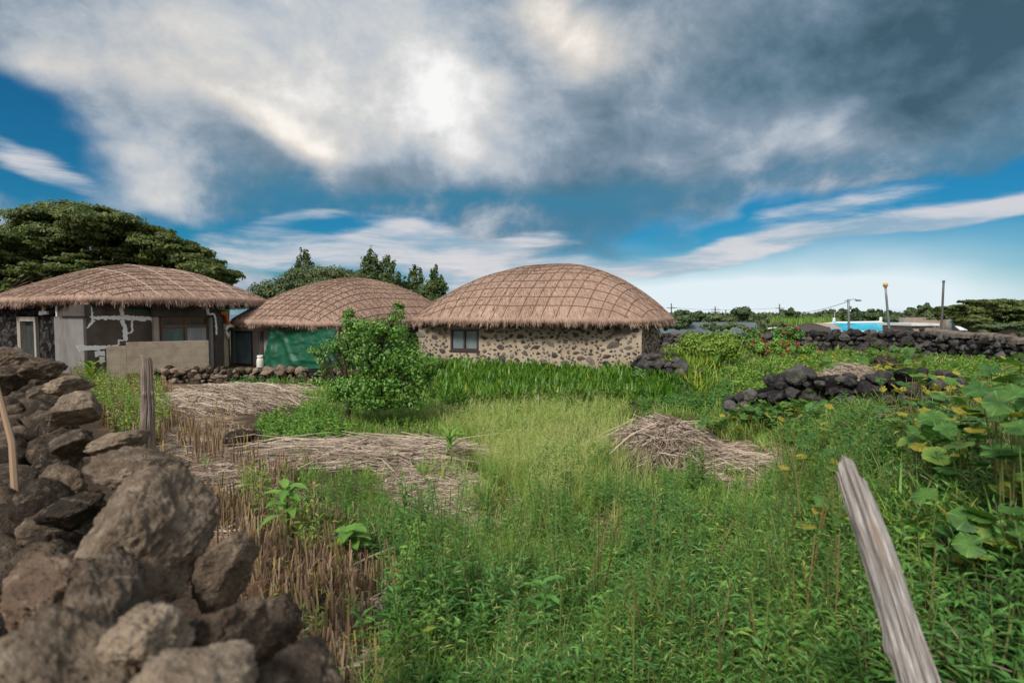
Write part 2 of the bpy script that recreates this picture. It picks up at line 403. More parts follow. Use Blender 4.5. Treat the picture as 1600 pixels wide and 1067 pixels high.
# ------------------------------------------------------------------ materials
def newmat(name):
    m = bpy.data.materials.new(name); m.use_nodes = True; g = G(m.node_tree)
    return m, g, m.node_tree.nodes['Principled BSDF'], m.node_tree.nodes['Material Output']
def leaf_mat(name, c1, c2, c3, rough=.55, transl=.3, spec=.3, mottle=0.0, veins=False):
    m, g, b, out = newmat(name)
    col = g.mix(g.attr('var'), c1, c2)
    if mottle:
        n = g.noise(g.obj(), mottle, 3); col = g.mix(g.sstep(n, .35, .7), col, tuple(c * .65 for c in c1))
    col = g.mix(g.attr('hue'), col, c3)
    if veins:
        x, y = g.attr('aux'), g.attr('aux2'); rr = g.m('SQRT', g.m('ADD', g.m('MULTIPLY', x, x), g.m('MULTIPLY', y, y)))
        cc = g.m('COSINE', g.m('MULTIPLY', g.m('ARCTAN2', y, x), 5.0)); main = g.sstep(cc, .955, 1.0)
        side = g.sstep(g.m('SINE', g.m('ADD', g.m('MULTIPLY', rr, 34.0), g.m('MULTIPLY', cc, 5.0))), .80, 1.0)
        vn = g.m('MULTIPLY', g.m('MAXIMUM', main, g.m('MULTIPLY', side, .5)), .5)
        col = g.mix(vn, col, tuple(min(1, c * 1.7 + .06) for c in c2))
        brown = g.m('MULTIPLY', g.sstep(g.noise(g.obj(), 26, 4, .7), .60, .72), g.sstep(rr, .35, 1.0)); col = g.mix(brown, col, (.23, .13, .05))
        g.put(b.inputs['Normal'], g.bump(g.m('SUBTRACT', 1.0, vn), .6, .006))
    g.put(b.inputs['Base Color'], col); b.inputs['Roughness'].default_value = rough; b.inputs['Specular IOR Level'].default_value = spec
    tr = g.n('ShaderNodeBsdfTranslucent'); g.put(tr.inputs[0], g.mix(1.0, col, (1.25, 1.3, .7), 'MULTIPLY'))
    mx = g.n('ShaderNodeMixShader'); mx.inputs[0].default_value = transl
    g.nt.links.new(b.outputs[0], mx.inputs[1]); g.nt.links.new(tr.outputs[0], mx.inputs[2]); g.nt.links.new(mx.outputs[0], out.inputs[0])
    return m
def plain(name, col, rough=.7, spec=.3, metal=0.0, var=.15, scale=8, bump=0.0, dirt=None):
    m, g, b, out = newmat(name); ob = g.obj()
    n = g.noise(ob, scale, 5, .6)
    c = g.mix(n, tuple(x * (1 - var * 1.5) for x in col), tuple(min(1, x * (1 + var)) for x in col))
    if dirt is not None:
        n2 = g.noise(g.mapv(ob, sc=(1, 1, .25)), scale * .45, 6, .65)
        c = g.mix(g.sstep(n2, .45, .75), c, dirt)
    g.put(b.inputs['Base Color'], c); b.inputs['Roughness'].default_value = rough; b.inputs['Specular IOR Level'].default_value = spec; b.inputs['Metallic'].default_value = metal
    if bump: g.put(b.inputs['Normal'], g.bump(g.noise(ob, scale * 3, 6, .65), bump, .02))
    return m
def rock_mat(name, dark, mid, light, lich, scale=1.0, pit=1.0, lichen=.5):
    m, g, b, out = newmat(name); ob = g.obj()
    n = g.noise(ob, 3.2 * scale, 8, .65, .3); n2 = g.noise(ob, 14 * scale, 6, .7); v = g.attr('var')
    f = g.m('ADD', g.m('MULTIPLY', n, .5), g.m('MULTIPLY_ADD', v, .42, -.17)); f = g.m('ADD', f, g.m('MULTIPLY', g.m('SUBTRACT', n2, .28), .55))
    c = g.ramp(f, [(.22, dark), (.45, mid), (.72, light)])
    c = g.mix(g.m('MULTIPLY', g.sstep(n2, .52, .75), lichen), c, lich)
    c = g.mix(g.attr('hue'), c, (.20, .075, .04))
    pv = g.voro(g.mapv(ob, sc=(1, 1, 1.3)), 62 * scale); pits = g.sstep(g.m('ADD', pv, g.m('MULTIPLY', n2, .5)), .2, .5)
    c = g.mix(g.m('MULTIPLY', g.m('SUBTRACT', 1.0, pits), g.sstep(n, .45, .62)), c, dark)
    g.put(b.inputs['Base Color'], c); b.inputs['Roughness'].default_value = .95; b.inputs['Specular IOR Level'].default_value = .15
    h = g.m('ADD', g.m('MULTIPLY', n2, 1.0), g.m('MULTIPLY', g.m('MULTIPLY', pits, g.sstep(n, .3, .6)), .45 * pit))
    h = g.m('ADD', h, g.m('MULTIPLY', g.noise(ob, 55 * scale, 4, .7), .35))
    g.put(b.inputs['Normal'], g.bump(h, 1.0, .035 / scale))
    return m
M = {}
M['rock'] = rock_mat('field_rock', (.034, .026, .02), (.14, .105, .076), (.34, .27, .20), (.40, .335, .26), 1.0, .7, .45)
M['rock_dark'] = rock_mat('basalt', (.02, .019, .02), (.062, .058, .057), (.155, .145, .138), (.23, .22, .205), .8, 1, .45)
M['rock_house'] = rock_mat('house_basalt', (.04, .037, .035), (.115, .103, .094), (.23, .20, .17), (.28, .24, .195), 1.2, 1, .45)
M['core'] = plain('rubble', (.012, .011, .011), .95, .1, 0, .4, 5, .5)
def thatch_mat(name, c1, c2, c3):
    m, g, b, out = newmat(name)
    su, sv = g.attr('aux'), g.attr('aux2')
    vec = g.comb(g.m('MULTIPLY', su, 60.0), g.m('MULTIPLY', sv, 5.0), 0.0)
    n = g.noise(vec, 1.0, 6, .7); n2 = g.noise(g.obj(), 1.4, 5, .6); n3 = g.noise(g.comb(g.m('MULTIPLY', su, 9.0), g.m('MULTIPLY', sv, 3.0), 2.0), 1.0, 4)
    c = g.ramp(g.m('ADD', g.m('MULTIPLY', n, .7), g.m('MULTIPLY', n3, .3)), [(.3, c1), (.5, c2), (.68, c3)])
    c = g.mix(g.m('MULTIPLY', g.sstep(n2, .42, .70), .6), c, tuple(x * .55 for x in c2)); c = g.mix(g.m('MULTIPLY', g.sstep(g.noise(g.obj(), .7, 4), .5, .75), .35), c, c3)
    g.put(b.inputs['Base Color'], c); b.inputs['Roughness'].default_value = .85; b.inputs['Specular IOR Level'].default_value = .2
    g.put(b.inputs['Normal'], g.bump(n, .8, .03))
    return m
M['thatch'] = thatch_mat('thatch', (.12, .074, .055), (.36, .24, .185), (.58, .42, .335))
M['straw'] = leaf_mat('straw_strand', (.17, .108, .08), (.50, .36, .285), (.065, .042, .032), .8, .08, .2)
M['rope'] = plain('straw_rope', (.17, .108, .08), .9, .1, 0, .4, 30, .4)
M['rope_pale'] = plain('pale_rope', (.45, .37, .31), .9, .1, 0, .2, 30, .4)
M['reed'] = leaf_mat('dry_reed', (.16, .115, .085), (.58, .48, .385), (.085, .062, .046), .75, .06, .25)
M['stubble'] = leaf_mat('dry_stubble', (.13, .08, .05), (.42, .30, .20), (.38, .30, .07), .75, .08, .2)
M['mortar'] = plain('lime_mortar', (.40, .325, .245), .9, .15, 0, .3, 2.2, 1.0, (.25, .20, .15))
M['plaster'] = plain('brown_plaster', (.125, .10, .083), .9, .15, 0, .45, 2.6, .6, (.05, .04, .034))
M['concrete_dark'] = plain('stained_concrete', (.095, .082, .074), .9, .15, 0, .4, 3.0, .4, (.042, .036, .033))
M['concrete'] = plain('pale_concrete', (.42, .36, .29), .9, .15, 0, .2, 3.0, .4, (.28, .23, .18))
M['concrete_grey'] = plain('grey_concrete', (.25, .245, .245), .9, .15, 0, .2, 3.0, .4, (.15, .14, .135))
M['panel'] = plain('grey_sheet', (.20, .192, .185), .6, .3, 0, .25, 2.6, .1, (.095, .086, .08))
M['caulk'] = plain('white_filler', (.88, .87, .86), .8, .2, 0, .05, 9, .3)
M['white'] = plain('white_paint', (.72, .70, .66), .6, .3, 0, .12, 6, .1, (.52, .49, .44))
M['frame_brown'] = plain('brown_frame', (.16, .095, .055), .45, .4, 0, .2, 8)
M['frame_dark'] = plain('dark_frame', (.045, .03, .028), .45, .4, 0, .2, 8)
M['frame_pale'] = plain('pale_frame', (.36, .33, .28), .7, .3, 0, .2, 6, .1, (.2, .18, .16))
M['dark_room'] = plain('dark_opening', (.012, .012, .012), .9, .1)
def glass_mat(name, c, c2):
    m, g, b, out = newmat(name); ob = g.obj()
    n = g.noise(g.mapv(ob, sc=(1, 1, .5)), 1.6, 3)
    g.put(b.inputs['Base Color'], g.mix(g.sstep(n, .35, .65), c, c2)); b.inputs['Roughness'].default_value = .22; b.inputs['Specular IOR Level'].default_value = .6
    return m
M['glass'] = glass_mat('frosted_glass', (.10, .14, .15), (.17, .22, .23))
M['glass_pale'] = glass_mat('pale_glass', (.28, .30, .32), (.40, .42, .44))
M['glass_dark'] = glass_mat('dark_glass', (.02, .028, .03), (.05, .06, .06))
M['green_paint'] = plain('green_paint', (.02, .10, .05), .5, .4)
M['teal'] = plain('teal_plastic', (.03, .42, .28), .5, .4)
M['orange'] = plain('orange_plastic', (.62, .13, .015), .5, .4)
M['rust_pole'] = plain('rusty_rod', (.12, .05, .03), .8, .2)
def tarp_mat():
    m, g, b, out = newmat('green_tarp'); ob = g.obj()
    n = g.noise(ob, 2.0, 5, .6); w = g.noise(g.mapv(ob, sc=(60, 60, 60)), 1, 2)
    g.put(b.inputs['Base Color'], g.mix(n, (.004, .060, .030), (.006, .092, .047))); b.inputs['Roughness'].default_value = .5; b.inputs['Specular IOR Level'].default_value = .45
    g.put(b.inputs['Normal'], g.bump(g.m('ADD', g.m('MULTIPLY', w, .15), g.noise(ob, 7, 5, .6)), .5, .03)); return m
M['tarp'] = tarp_mat()
def wood_mat(name, c1, c2, c3):
    m, g, b, out = newmat(name)
    a, l = g.attr('aux'), g.attr('aux2')
    vec = g.comb(g.m('MULTIPLY', g.m('SINE', a), 1.6), g.m('MULTIPLY', g.m('COSINE', a), 1.6), g.m('MULTIPLY', l, 1.1))
    n = g.noise(g.mapv(vec, sc=(5, 5, 1.1)), 1.0, 8, .68, .4); n2 = g.noise(vec, 1.3, 5, .6)
    n3 = g.noise(g.mapv(vec, sc=(14, 14, .9)), 1.0, 6, .6)
    c = g.ramp(n, [(.28, c1), (.5, c2), (.7, c3)]); c = g.mix(g.m('MULTIPLY', g.sstep(n2, .5, .72), .6), c, (.30, .20, .13))
    c = g.mix(g.sstep(n3, .455, .34), c, (.05, .04, .035)); c = g.mix(g.attr('hue'), c, (.035, .027, .022))
    g.put(b.inputs['Base Color'], c); b.inputs['Roughness'].default_value = .85; b.inputs['Specular IOR Level'].default_value = .2
    g.put(b.inputs['Normal'], g.bump(g.m('ADD', n, g.m('MULTIPLY', n3, .8)), .8, .012)); return m
M['driftwood'] = wood_mat('weathered_wood', (.10, .08, .068), (.36, .335, .315), (.72, .70, .69))
M['bark'] = plain('bark', (.07, .052, .04), .9, .1, 0, .35, 6, .7)
M['post_wood'] = wood_mat('old_post_wood', (.10, .075, .065), (.26, .21, .185), (.42, .36, .32))
# foliage
M['leaf_bigtree'] = leaf_mat('canopy_leaf', (.045, .075, .018), (.14, .185, .045), (.21, .22, .06), .5, .35, .35)
M['leaf_conifer'] = leaf_mat('cedar_leaf', (.045, .08, .026), (.115, .165, .05), (.17, .19, .06), .6, .2)
M['leaf_far'] = leaf_mat('distant_leaf', (.05, .09, .045), (.13, .18, .08), (.21, .22, .09), .6, .25)
M['leaf_citrus'] = leaf_mat('citrus_leaf', (.045, .145, .02), (.14, .30, .045), (.27, .40, .075), .38, .28, .45)
M['fruit'] = plain('green_citrus', (.11, .2, .04), .4, .5, 0, .15, 30)
M['grass'] = leaf_mat('grass_blade', (.09, .215, .028), (.22, .39, .062), (.46, .46, .17), .55, .35)
M['grass_bright'] = leaf_mat('feathery_grass', (.24, .36, .07), (.40, .49, .13), (.56, .54, .26), .6, .35)
M['weed'] = leaf_mat('weed_leaf', (.08, .205, .032), (.215, .40, .075), (.40, .44, .08), .5, .3, .35)
M['weed_dark'] = leaf_mat('dark_weed_leaf', (.045, .155, .036), (.14, .31, .068), (.30, .37, .07), .5, .28, .35)
M['stem'] = leaf_mat('green_stem', (.08, .13, .03), (.14, .18, .05), (.2, .11, .06), .6, .1)
M['ginger'] = leaf_mat('strap_leaf', (.04, .125, .008), (.12, .26, .02), (.38, .42, .05), .42, .3, .45)
M['lime_bush'] = leaf_mat('lime_leaf', (.13, .25, .035), (.25, .38, .07), (.4, .42, .09), .5, .35)
M['pumpkin'] = leaf_mat('pumpkin_leaf', (.045, .14, .028), (.14, .29, .055), (.32, .38, .07), .5, .35, .35, 9, True)
M['pumpkin_yellow'] = leaf_mat('yellow_pumpkin_leaf', (.27, .30, .035), (.48, .41, .05), (.34, .17, .04), .5, .35, .3, 7, True)
M['petal'] = leaf_mat('red_petal', (.45, .03, .07), (.62, .08, .15), (.55, .18, .13), .5, .25)
M['petal_yellow'] = leaf_mat('yellow_petal', (.70, .48, .02), (.80, .62, .04), (.7, .3, .02), .5, .25)
M['dry_leaf'] = leaf_mat('dry_leaf', (.22, .13, .07), (.42, .30, .18), (.35, .12, .05), .8, .15)
# distant buildings
M['blue_roof'] = plain('blue_sheet_roof', (.03, .42, .62), .4, .4, 0, .12, 1.0, 0, (.10, .50, .62))
M['roof_white'] = plain('white_trim', (.70, .74, .76), .6, .3)
M['slate'] = plain('grey_roof', (.115, .145, .17), .7, .3, 0, .2, 1.5, 0, (.08, .10, .115))
M['gable'] = plain('pale_gable', (.42, .50, .50), .7, .3)
M['brown_roof'] = plain('brown_roof', (.075, .062, .058), .8, .2, 0, .25, 1.5)
M['buff'] = plain('buff_wall', (.38, .29, .23), .9, .15, 0, .2, 2.0)
M['metal_grey'] = plain('galvanised', (.20, .215, .225), .5, .5, .4)
M['pole_dark'] = plain('dark_pole', (.085, .085, .09), .6, .4)
M['amber'] = plain('amber_ball', (.62, .30, .02), .4, .5)
def ground_mat():
    m, g, b, out = newmat('ground'); ob = g.obj()
    n = g.noise(ob, 1.7, 8, .65); n2 = g.noise(ob, 23, 6, .7); n3 = g.noise(g.mapv(ob, sc=(1, .35, 1)), 60, 4, .7)
    soil = g.ramp(g.m('ADD', g.m('MULTIPLY', n, .5), g.m('MULTIPLY', n2, .5)), [(.3, (.035, .026, .018)), (.52, (.085, .062, .042)), (.72, (.16, .115, .08))])
    lit = g.ramp(g.m('ADD', g.m('MULTIPLY', n2, .5), g.m('MULTIPLY', n3, .5)), [(.3, (.11, .066, .04)), (.5, (.29, .19, .125)), (.7, (.47, .335, .24))])
    gr = g.ramp(n2, [(.3, (.03, .055, .012)), (.6, (.085, .125, .03))])
    c = g.mix(g.attr('hue'), soil, lit); c = g.mix(g.attr('var'), c, gr)
    g.put(b.inputs['Base Color'], c); b.inputs['Roughness'].default_value = .95; b.inputs['Specular IOR Level'].default_value = .1
    g.put(b.inputs['Normal'], g.bump(g.m('ADD', n2, n3), .8, .03)); return m
M['ground'] = ground_mat()
def sea_mat():
    m, g, b, out = newmat('sea'); b.inputs['Base Color'].default_value = (.05, .13, .19, 1); b.inputs['Roughness'].default_value = .35
    g.put(b.inputs['Normal'], g.bump(g.noise(g.obj(), .05, 4), .3, 1.0)); return m
M['sea'] = sea_mat()
def block_mat():
    m, g, b, out = newmat('concrete_block'); s, z = g.attr('aux'), g.attr('aux2')
    br = g.n('ShaderNodeTexBrick'); g.put(br.inputs['Vector'], g.comb(s, z, 0.0)); br.inputs['Scale'].default_value = 1.0
    br.inputs['Brick Width'].default_value = .62; br.inputs['Row Height'].default_value = .22; br.inputs['Mortar Size'].default_value = .008
    br.inputs['Color1'].default_value = (.29, .24, .185, 1); br.inputs['Color2'].default_value = (.325, .27, .21, 1); br.inputs['Mortar'].default_value = (.255, .21, .165, 1)
    n = g.noise(g.obj(), 3, 6, .65); c = g.mix(g.m('MULTIPLY', g.sstep(n, .38, .68), .75), br.outputs[0], (.19, .152, .118))
    g.put(b.inputs['Base Color'], c); b.inputs['Roughness'].default_value = .95
    g.put(b.inputs['Normal'], g.bump(g.m('ADD', g.m('MULTIPLY', br.outputs[1], -.6), g.noise(g.obj(), 30, 5, .6)), .5, .02)); return m
M['block'] = block_mat()
# ------------------------------------------------------------------ pixel regions of the field, used to lay out what grows where
STUB = [(150, 600), (260, 590), (330, 640), (430, 700), (440, 760), (520, 800), (630, 850), (700, 930), (670, 1000), (620, 1160), (380, 1160), (420, 1000), (370, 900), (330, 760), (230, 690)]
LITTER = [(590, 735), (700, 725), (770, 760), (740, 830), (690, 850), (610, 800)]
DRYRIGHT = [(1080, 690), (1270, 690), (1270, 720), (1180, 770), (1090, 740)]
BRIGHT = [(640, 650), (780, 645), (900, 618), (1000, 640), (960, 700), (930, 760), (860, 830), (780, 770), (740, 700)]
PATCH = [(380, 600), (500, 590), (520, 640), (460, 650), (400, 615)]
YARD = [(500, 600), (690, 600), (1000, 620), (1130, 600), (1140, 640), (1300, 640), (1300, 720), (1000, 650), (760, 690), (470, 690), (470, 640)]
MIDW = [(470, 740), (600, 735), (660, 830), (700, 930), (580, 850), (500, 800), (450, 775)]
MAIN = [(700, 760), (960, 700), (1000, 760), (1180, 770), (1280, 700), (1330, 760), (1400, 860), (1420, 1170), (600, 1170), (660, 1000), (700, 930), (640, 850)]
RIGHTB = [(1280, 640), (1660, 600), (1660, 1170), (1420, 1170), (1400, 860), (1330, 760), (1270, 720)]
BACKYARD = [(1040, 545), (1300, 545), (1440, 560), (1620, 560), (1620, 610), (1300, 640), (1140, 620), (1100, 590)]

def build_ground():
    k = np.linspace(-1, 1, 420); xs = np.sign(k) * (np.sinh(np.abs(k) * 8.0) / np.sinh(8.0)) * 4000
    k2 = np.linspace(-.55, 1, 420); ys = np.sign(k2) * (np.sinh(np.abs(k2) * 8.0) / np.sinh(8.0)) * 4000 + 3
    Xg, Yg = np.meshgrid(xs, ys); Z = gz(Xg, Yg)
    V = np.stack([Xg, Yg, Z], -1).reshape(-1, 3); nx, ny = len(xs), len(ys)
    i = (np.arange(ny - 1)[:, None] * nx + np.arange(nx - 1)[None]).ravel()
    q = np.stack([i, i + 1, i + nx + 1, i + nx], -1)
    V2 = V.copy(); u, v = proj(V2 + rng.normal(0, .08, V2.shape)); front = V[:, 1] > .3
    lit = (inpoly(u, v, STUB) | inpoly(u, v, LITTER) | inpoly(u, v, DRYRIGHT)) & front
    lit = lit | (((V[:, 0] * .743 + V[:, 1] * .639) < 1.6) & (V[:, 1] < 9) & (V[:, 1] > -9) & (np.abs(V[:, 0]) < 20))
    green = sst(22, 34, V[:, 1]) + .55 * ((inpoly(u, v, YARD) | inpoly(u, v, BRIGHT) | inpoly(u, v, PATCH) | inpoly(u, v, BACKYARD)) & front)
    mb = MB(); mb.add(V, q, hue=lit * .9, var=np.clip(green, 0, .9))
    tag(mb.build('ground', M['ground'], smooth=True), kind='structure')
    mb = MB(); mb.add([(-9000, 250, -8.5), (9000, 250, -8.5), (9000, 12000, -8.5), (-9000, 12000, -8.5)], [[0, 1, 2, 3]])
    tag(mb.build('sea', M['sea']), kind='structure')
build_ground()

# ------------------------------------------------------------------ thatched roofs
class Roof:
    def __init__(s, c, ang, a, b, ez, h, n=4.0, p=2.0, tilt=(0, 0), ox=0.0, skew=0.0):
        s.ox, s.skew = ox, skew
        s.c = np.array(c, float); s.ca, s.sa = math.cos(ang), math.sin(ang); s.a, s.b, s.ez, s.h, s.n, s.p, s.tilt = a, b, ez, h, n, p, tilt
    def lvl(s, x, y): return (np.abs(x / s.a) ** s.n + np.abs(y / s.b) ** s.n) ** (1 / s.n)
    def lvh(s, x, y):
        L = s.lvl(x, y)
        if not s.ox: return L
        return s.lvl(x - s.ox * np.clip(1 - L, 0, 1), y)
    def z(s, x, y):
        L = s.lvh(x, y)
        w = .13 * (fbm(np.stack([x * .75, y * .75, 0 * x + s.a], -1), 21, 3) - .5) * np.clip(1.3 - L, 0, 1)
        return s.ez + s.tilt[0] * x / s.a + s.tilt[1] * y / s.b + s.h * (1 - np.clip(L, 0, 1.05) ** s.p) + w
    def w(s, x, y, z): return np.stack([s.c[0] + s.ca * x - s.sa * y, s.c[1] + s.sa * x + s.ca * y, z], -1)
    def edge(s, t):
        c, q = np.cos(t), np.sin(t); r = (np.abs(c / s.a) ** s.n + np.abs(q / s.b) ** s.n) ** (-1 / s.n); return r * c, r * q
    def angles(s, N):
        tt = np.linspace(0, 2 * PI, 6000); x, y = s.edge(tt); L = np.concatenate([[0], np.cumsum(np.hypot(np.diff(x), np.diff(y)))])
        return np.interp(np.linspace(0, L[-1], N, endpoint=False), L, tt), L[-1]
def thatched_roof(rf, parent, sp=(.45, .45), pale=()):
    N = 360; t, per = rf.angles(N); ex, ey = rf.edge(t); mb = MB()
    lv = np.concatenate([np.linspace(.02, .9, 26), [.94, .97, 1.0]]); rings = []
    for l in lv: rings.append(rf.w(ex * l, ey * l, rf.z(ex * l, ey * l)))
    jag = rng.normal(0, .018, N)
    for l, dz in ((1.012, -.05), (1.012, -.16), (.99, -.24), (.90, -.20), (.80, -.10)):
        rings.append(rf.w(ex * l, ey * l, rf.z(ex, ey) + dz + jag))
    V = np.array(rings); m = len(V)
    i = np.arange(m - 1)[:, None] * N; j = np.arange(N)[None]; j2 = (j + 1) % N
    q = np.stack([i + j, i + N + j, i + N + j2, i + j2], -1).reshape(-1, 4)
    su = np.broadcast_to(np.arange(N) / N * per, (m, N)).copy(); D = np.concatenate([[0], np.cumsum(np.linalg.norm(np.diff(V.mean(1) * 0 + V[:, 0], axis=0), axis=1))])
    sv = np.broadcast_to(D[:, None], (m, N))
    V = V.reshape(-1, 3)
    top = rf.w(np.zeros(1), np.zeros(1), rf.z(np.zeros(1), np.zeros(1)))
    V = np.concatenate([V, top]); jj = np.arange(N); tri = np.stack([jj, (jj + 1) % N, np.full(N, m * N)], -1)
    mb.add(V, q, tri, aux=np.concatenate([su.ravel(), [0]]), aux2=np.concatenate([sv.ravel(), [0]]))
    roof = mb.build('roof', M['thatch'], parent, smooth=True)
    # loose straw on the slope and the combed fringe at the eave
    mb = MB(); K = 15000
    tt = np.interp(rng.uniform(0, N, K), np.arange(N + 1), np.append(t, 2 * PI)); l = rng.uniform(.05, .985, K) ** .6
    x, y = rf.edge(tt); d = rng.uniform(.05, .16, K); le = np.hypot(x, y)
    A = rf.w(x * l, y * l, rf.z(x * l, y * l) + .004); l2 = np.minimum(l + d / le, 1.02); B = rf.w(x * l2, y * l2, rf.z(x * l2, y * l2) + rng.uniform(.004, .028, K))
    B[:, :2] += rng.normal(0, .015, (K, 2)); sticks(mb, A, B, rng.uniform(.003, .006, K), rng.uniform(0, 1, K), (rng.random(K) < .12) * .8)
    K = 9000; tt = np.interp(rng.uniform(0, N, K), np.arange(N + 1), np.append(t, 2 * PI)); x, y = rf.edge(tt); le = np.hypot(x, y)
    l = rng.uniform(.965, 1.005, K); z0 = rf.z(x * l, y * l) - rng.uniform(0, .13, K)
    A = rf.w(x * l, y * l, z0); clump = fbm(np.stack([np.interp(tt, np.linspace(0, 2 * PI, 2), [0, per]) * 9, 0 * tt, 0 * tt], -1), 3, 2)
    o = rng.uniform(.01, .11, K) / le; hang = rng.uniform(.03, .13, K) + .20 * clump
    B = rf.w(x * (l + o), y * (l + o), z0 - hang); B[:, :2] += rng.normal(0, .022, (K, 2))
    sticks(mb, A, B, rng.uniform(.004, .008, K), np.clip(clump * 1.6 - .35 + rng.normal(0, .22, K), 0, 1), (rng.random(K) < np.clip(.75 - clump * 1.0, .05, .7)) * rng.uniform(.4, 1, K))
    K = 3500; tt = np.interp(rng.uniform(0, N, K), np.arange(N + 1), np.append(t, 2 * PI)); x, y = rf.edge(tt)
    l = rng.uniform(.90, .985, K); z0 = rf.z(x, y) - .2
    A = rf.w(x * l, y * l, z0); B = rf.w(x * (l + .012), y * (l + .012), z0 - rng.uniform(.04, .17, K)); B[:, :2] += rng.normal(0, .04, (K, 2))
    sticks(mb, A, B, rng.uniform(.005, .009, K), rng.uniform(0, .5, K), .9)
    mb.build('straw_fringe', M['straw'], roof)
    ropes, pr = MB(), MB()
    for axis in (0, 1):
        A_, B_ = (rf.a, rf.b) if axis == 0 else (rf.b, rf.a)
        k = int((A_ + (abs(rf.skew) * B_ if axis == 0 else 0)) / sp[axis])
        for ii in range(-k, k + 1):
            c0 = ii * sp[axis] + rng.normal(0, .035)
            s_ = np.linspace(-1, 1, 241) * B_; cs = c0 + (rf.skew * s_ if axis == 0 else 0 * s_); L_ = rf.lvl(cs, s_) if axis == 0 else rf.lvl(s_, cs); ok = L_ <= 1.0
            if ok.sum() < 12: continue
            s_ = np.linspace(s_[ok].min(), s_[ok].max(), 61); c0 = c0 + (rf.skew * s_ if axis == 0 else 0)
            wob = c0 + .03 * (fbm(np.stack([s_ * .9, 0 * s_ + ii, 0 * s_ + axis], -1), 4, 2) - .5) * 2
            x, y = (wob, s_) if axis == 0 else (s_, wob)
            P = rf.w(x, y, rf.z(x, y) + .012)
            e0 = P[0] - np.array([0, 0, .2]); e1 = P[-1] - np.array([0, 0, .2])
            P = np.concatenate([[e0 + (P[0] - P[1]) * .3], P, [e1 + (P[-1] - P[-2]) * .3]])
            tube(pr if (axis, ii) in pale else ropes, P, .018 if (axis, ii) in pale else .0135, 5, False)
    ropes.build('rope_net', M['rope'], roof, smooth=True)
    if pr.n: pr.build('pale_rope', M['rope_pale'], roof, smooth=True)
    return roof
class Face:
    """a vertical wall plane: s along it, z up, d outward"""
    def __init__(s, P, D, out):
        s.P = np.array(P, float); s.D = np.array(D, float) / np.hypot(*D); s.O = np.array([-s.D[1], s.D[0]])
        if s.O @ np.array(out) < 0: s.O = -s.O
    def px(s, u, v, d=0.0):
        dx, dy, dz = ray(u, v); n = s.O; t = ((s.P + s.O * d) @ n) / (dx * n[0] + dy * n[1]); X = np.array([dx * t, dy * t])
        return (X - s.P) @ s.D, CAM_H + dz * t
    def w(s, a, z, d): return (s.P[0] + s.D[0] * a + s.O[0] * d, s.P[1] + s.D[1] * a + s.O[1] * d, z)
    def box(s, mb, a0, a1, z0, z1, d0, d1, **k):
        a0, a1 = min(a0, a1), max(a0, a1); z0, z1 = min(z0, z1), max(z0, z1)
        box8(mb, [s.w(a0, z0, d0), s.w(a1, z0, d0), s.w(a1, z0, d1), s.w(a0, z0, d1), s.w(a0, z1, d0), s.w(a1, z1, d0), s.w(a1, z1, d1), s.w(a0, z1, d1)], **k)
    def pbox(s, mb, u0, v0, u1, v1, d0, d1, **k):
        a0, za = s.px(u0, v0, d1); a1, zb = s.px(u1, v1, d1); _, zc = s.px((u0 + u1) / 2, v0, d1); _, zd = s.px((u0 + u1) / 2, v1, d1)
        s.box(mb, a0, a1, zd, zc, d0, d1, **k)
    def strip(s, mb, pts, w, d0=.0, d1=.012, **k):
        P = np.array([s.px(u, v, d1) for u, v in pts]); w = np.broadcast_to(np.asarray(w, float), (len(P),))
        Ls = np.concatenate([[0], np.cumsum(np.linalg.norm(np.diff(P, axis=0), axis=1))]); q_ = np.linspace(0, Ls[-1], max(3, int(Ls[-1] / .05))); rr_ = np.random.default_rng(int(abs(pts[0][0] * 7 + pts[0][1])))
        P = np.stack([np.interp(q_, Ls, P[:, 0]), np.interp(q_, Ls, P[:, 1])], -1) + rr_.normal(0, .010, (len(q_), 2)); w = np.interp(q_, Ls, w) * rr_.uniform(.62, 1.12, len(q_))
        T = nrm(np.gradient(P, axis=0)); Nn = np.stack([-T[:, 1], T[:, 0]], -1)
        w = np.broadcast_to(np.asarray(w, float), (len(P),)) * .5
        L = P + Nn * w[:, None]; Rr = P - Nn * w[:, None]; V = []
        for i in range(len(P)): V += [s.w(*L[i], d0), s.w(*Rr[i], d0), s.w(*L[i], d1), s.w(*Rr[i], d1)]
        q = []
        for i in range(len(P) - 1):
            b = i * 4; q += [[b + 2, b + 3, b + 7, b + 6], [b, b + 2, b + 6, b + 4], [b + 1, b + 5, b + 7, b + 3]]
        q += [[0, 1, 3, 2], [len(V) - 4, len(V) - 2, len(V) - 1, len(V) - 3]]
        mb.add(V, q, **k)
def wall_block(mb, P0, P1, out, th, z0, z1):
    f = Face(P0, (P1[0] - P0[0], P1[1] - P0[1]), out); L = math.hypot(P1[0] - P0[0], P1[1] - P0[1]); f.box(mb, 0, L, z0, z1, -th, 0)

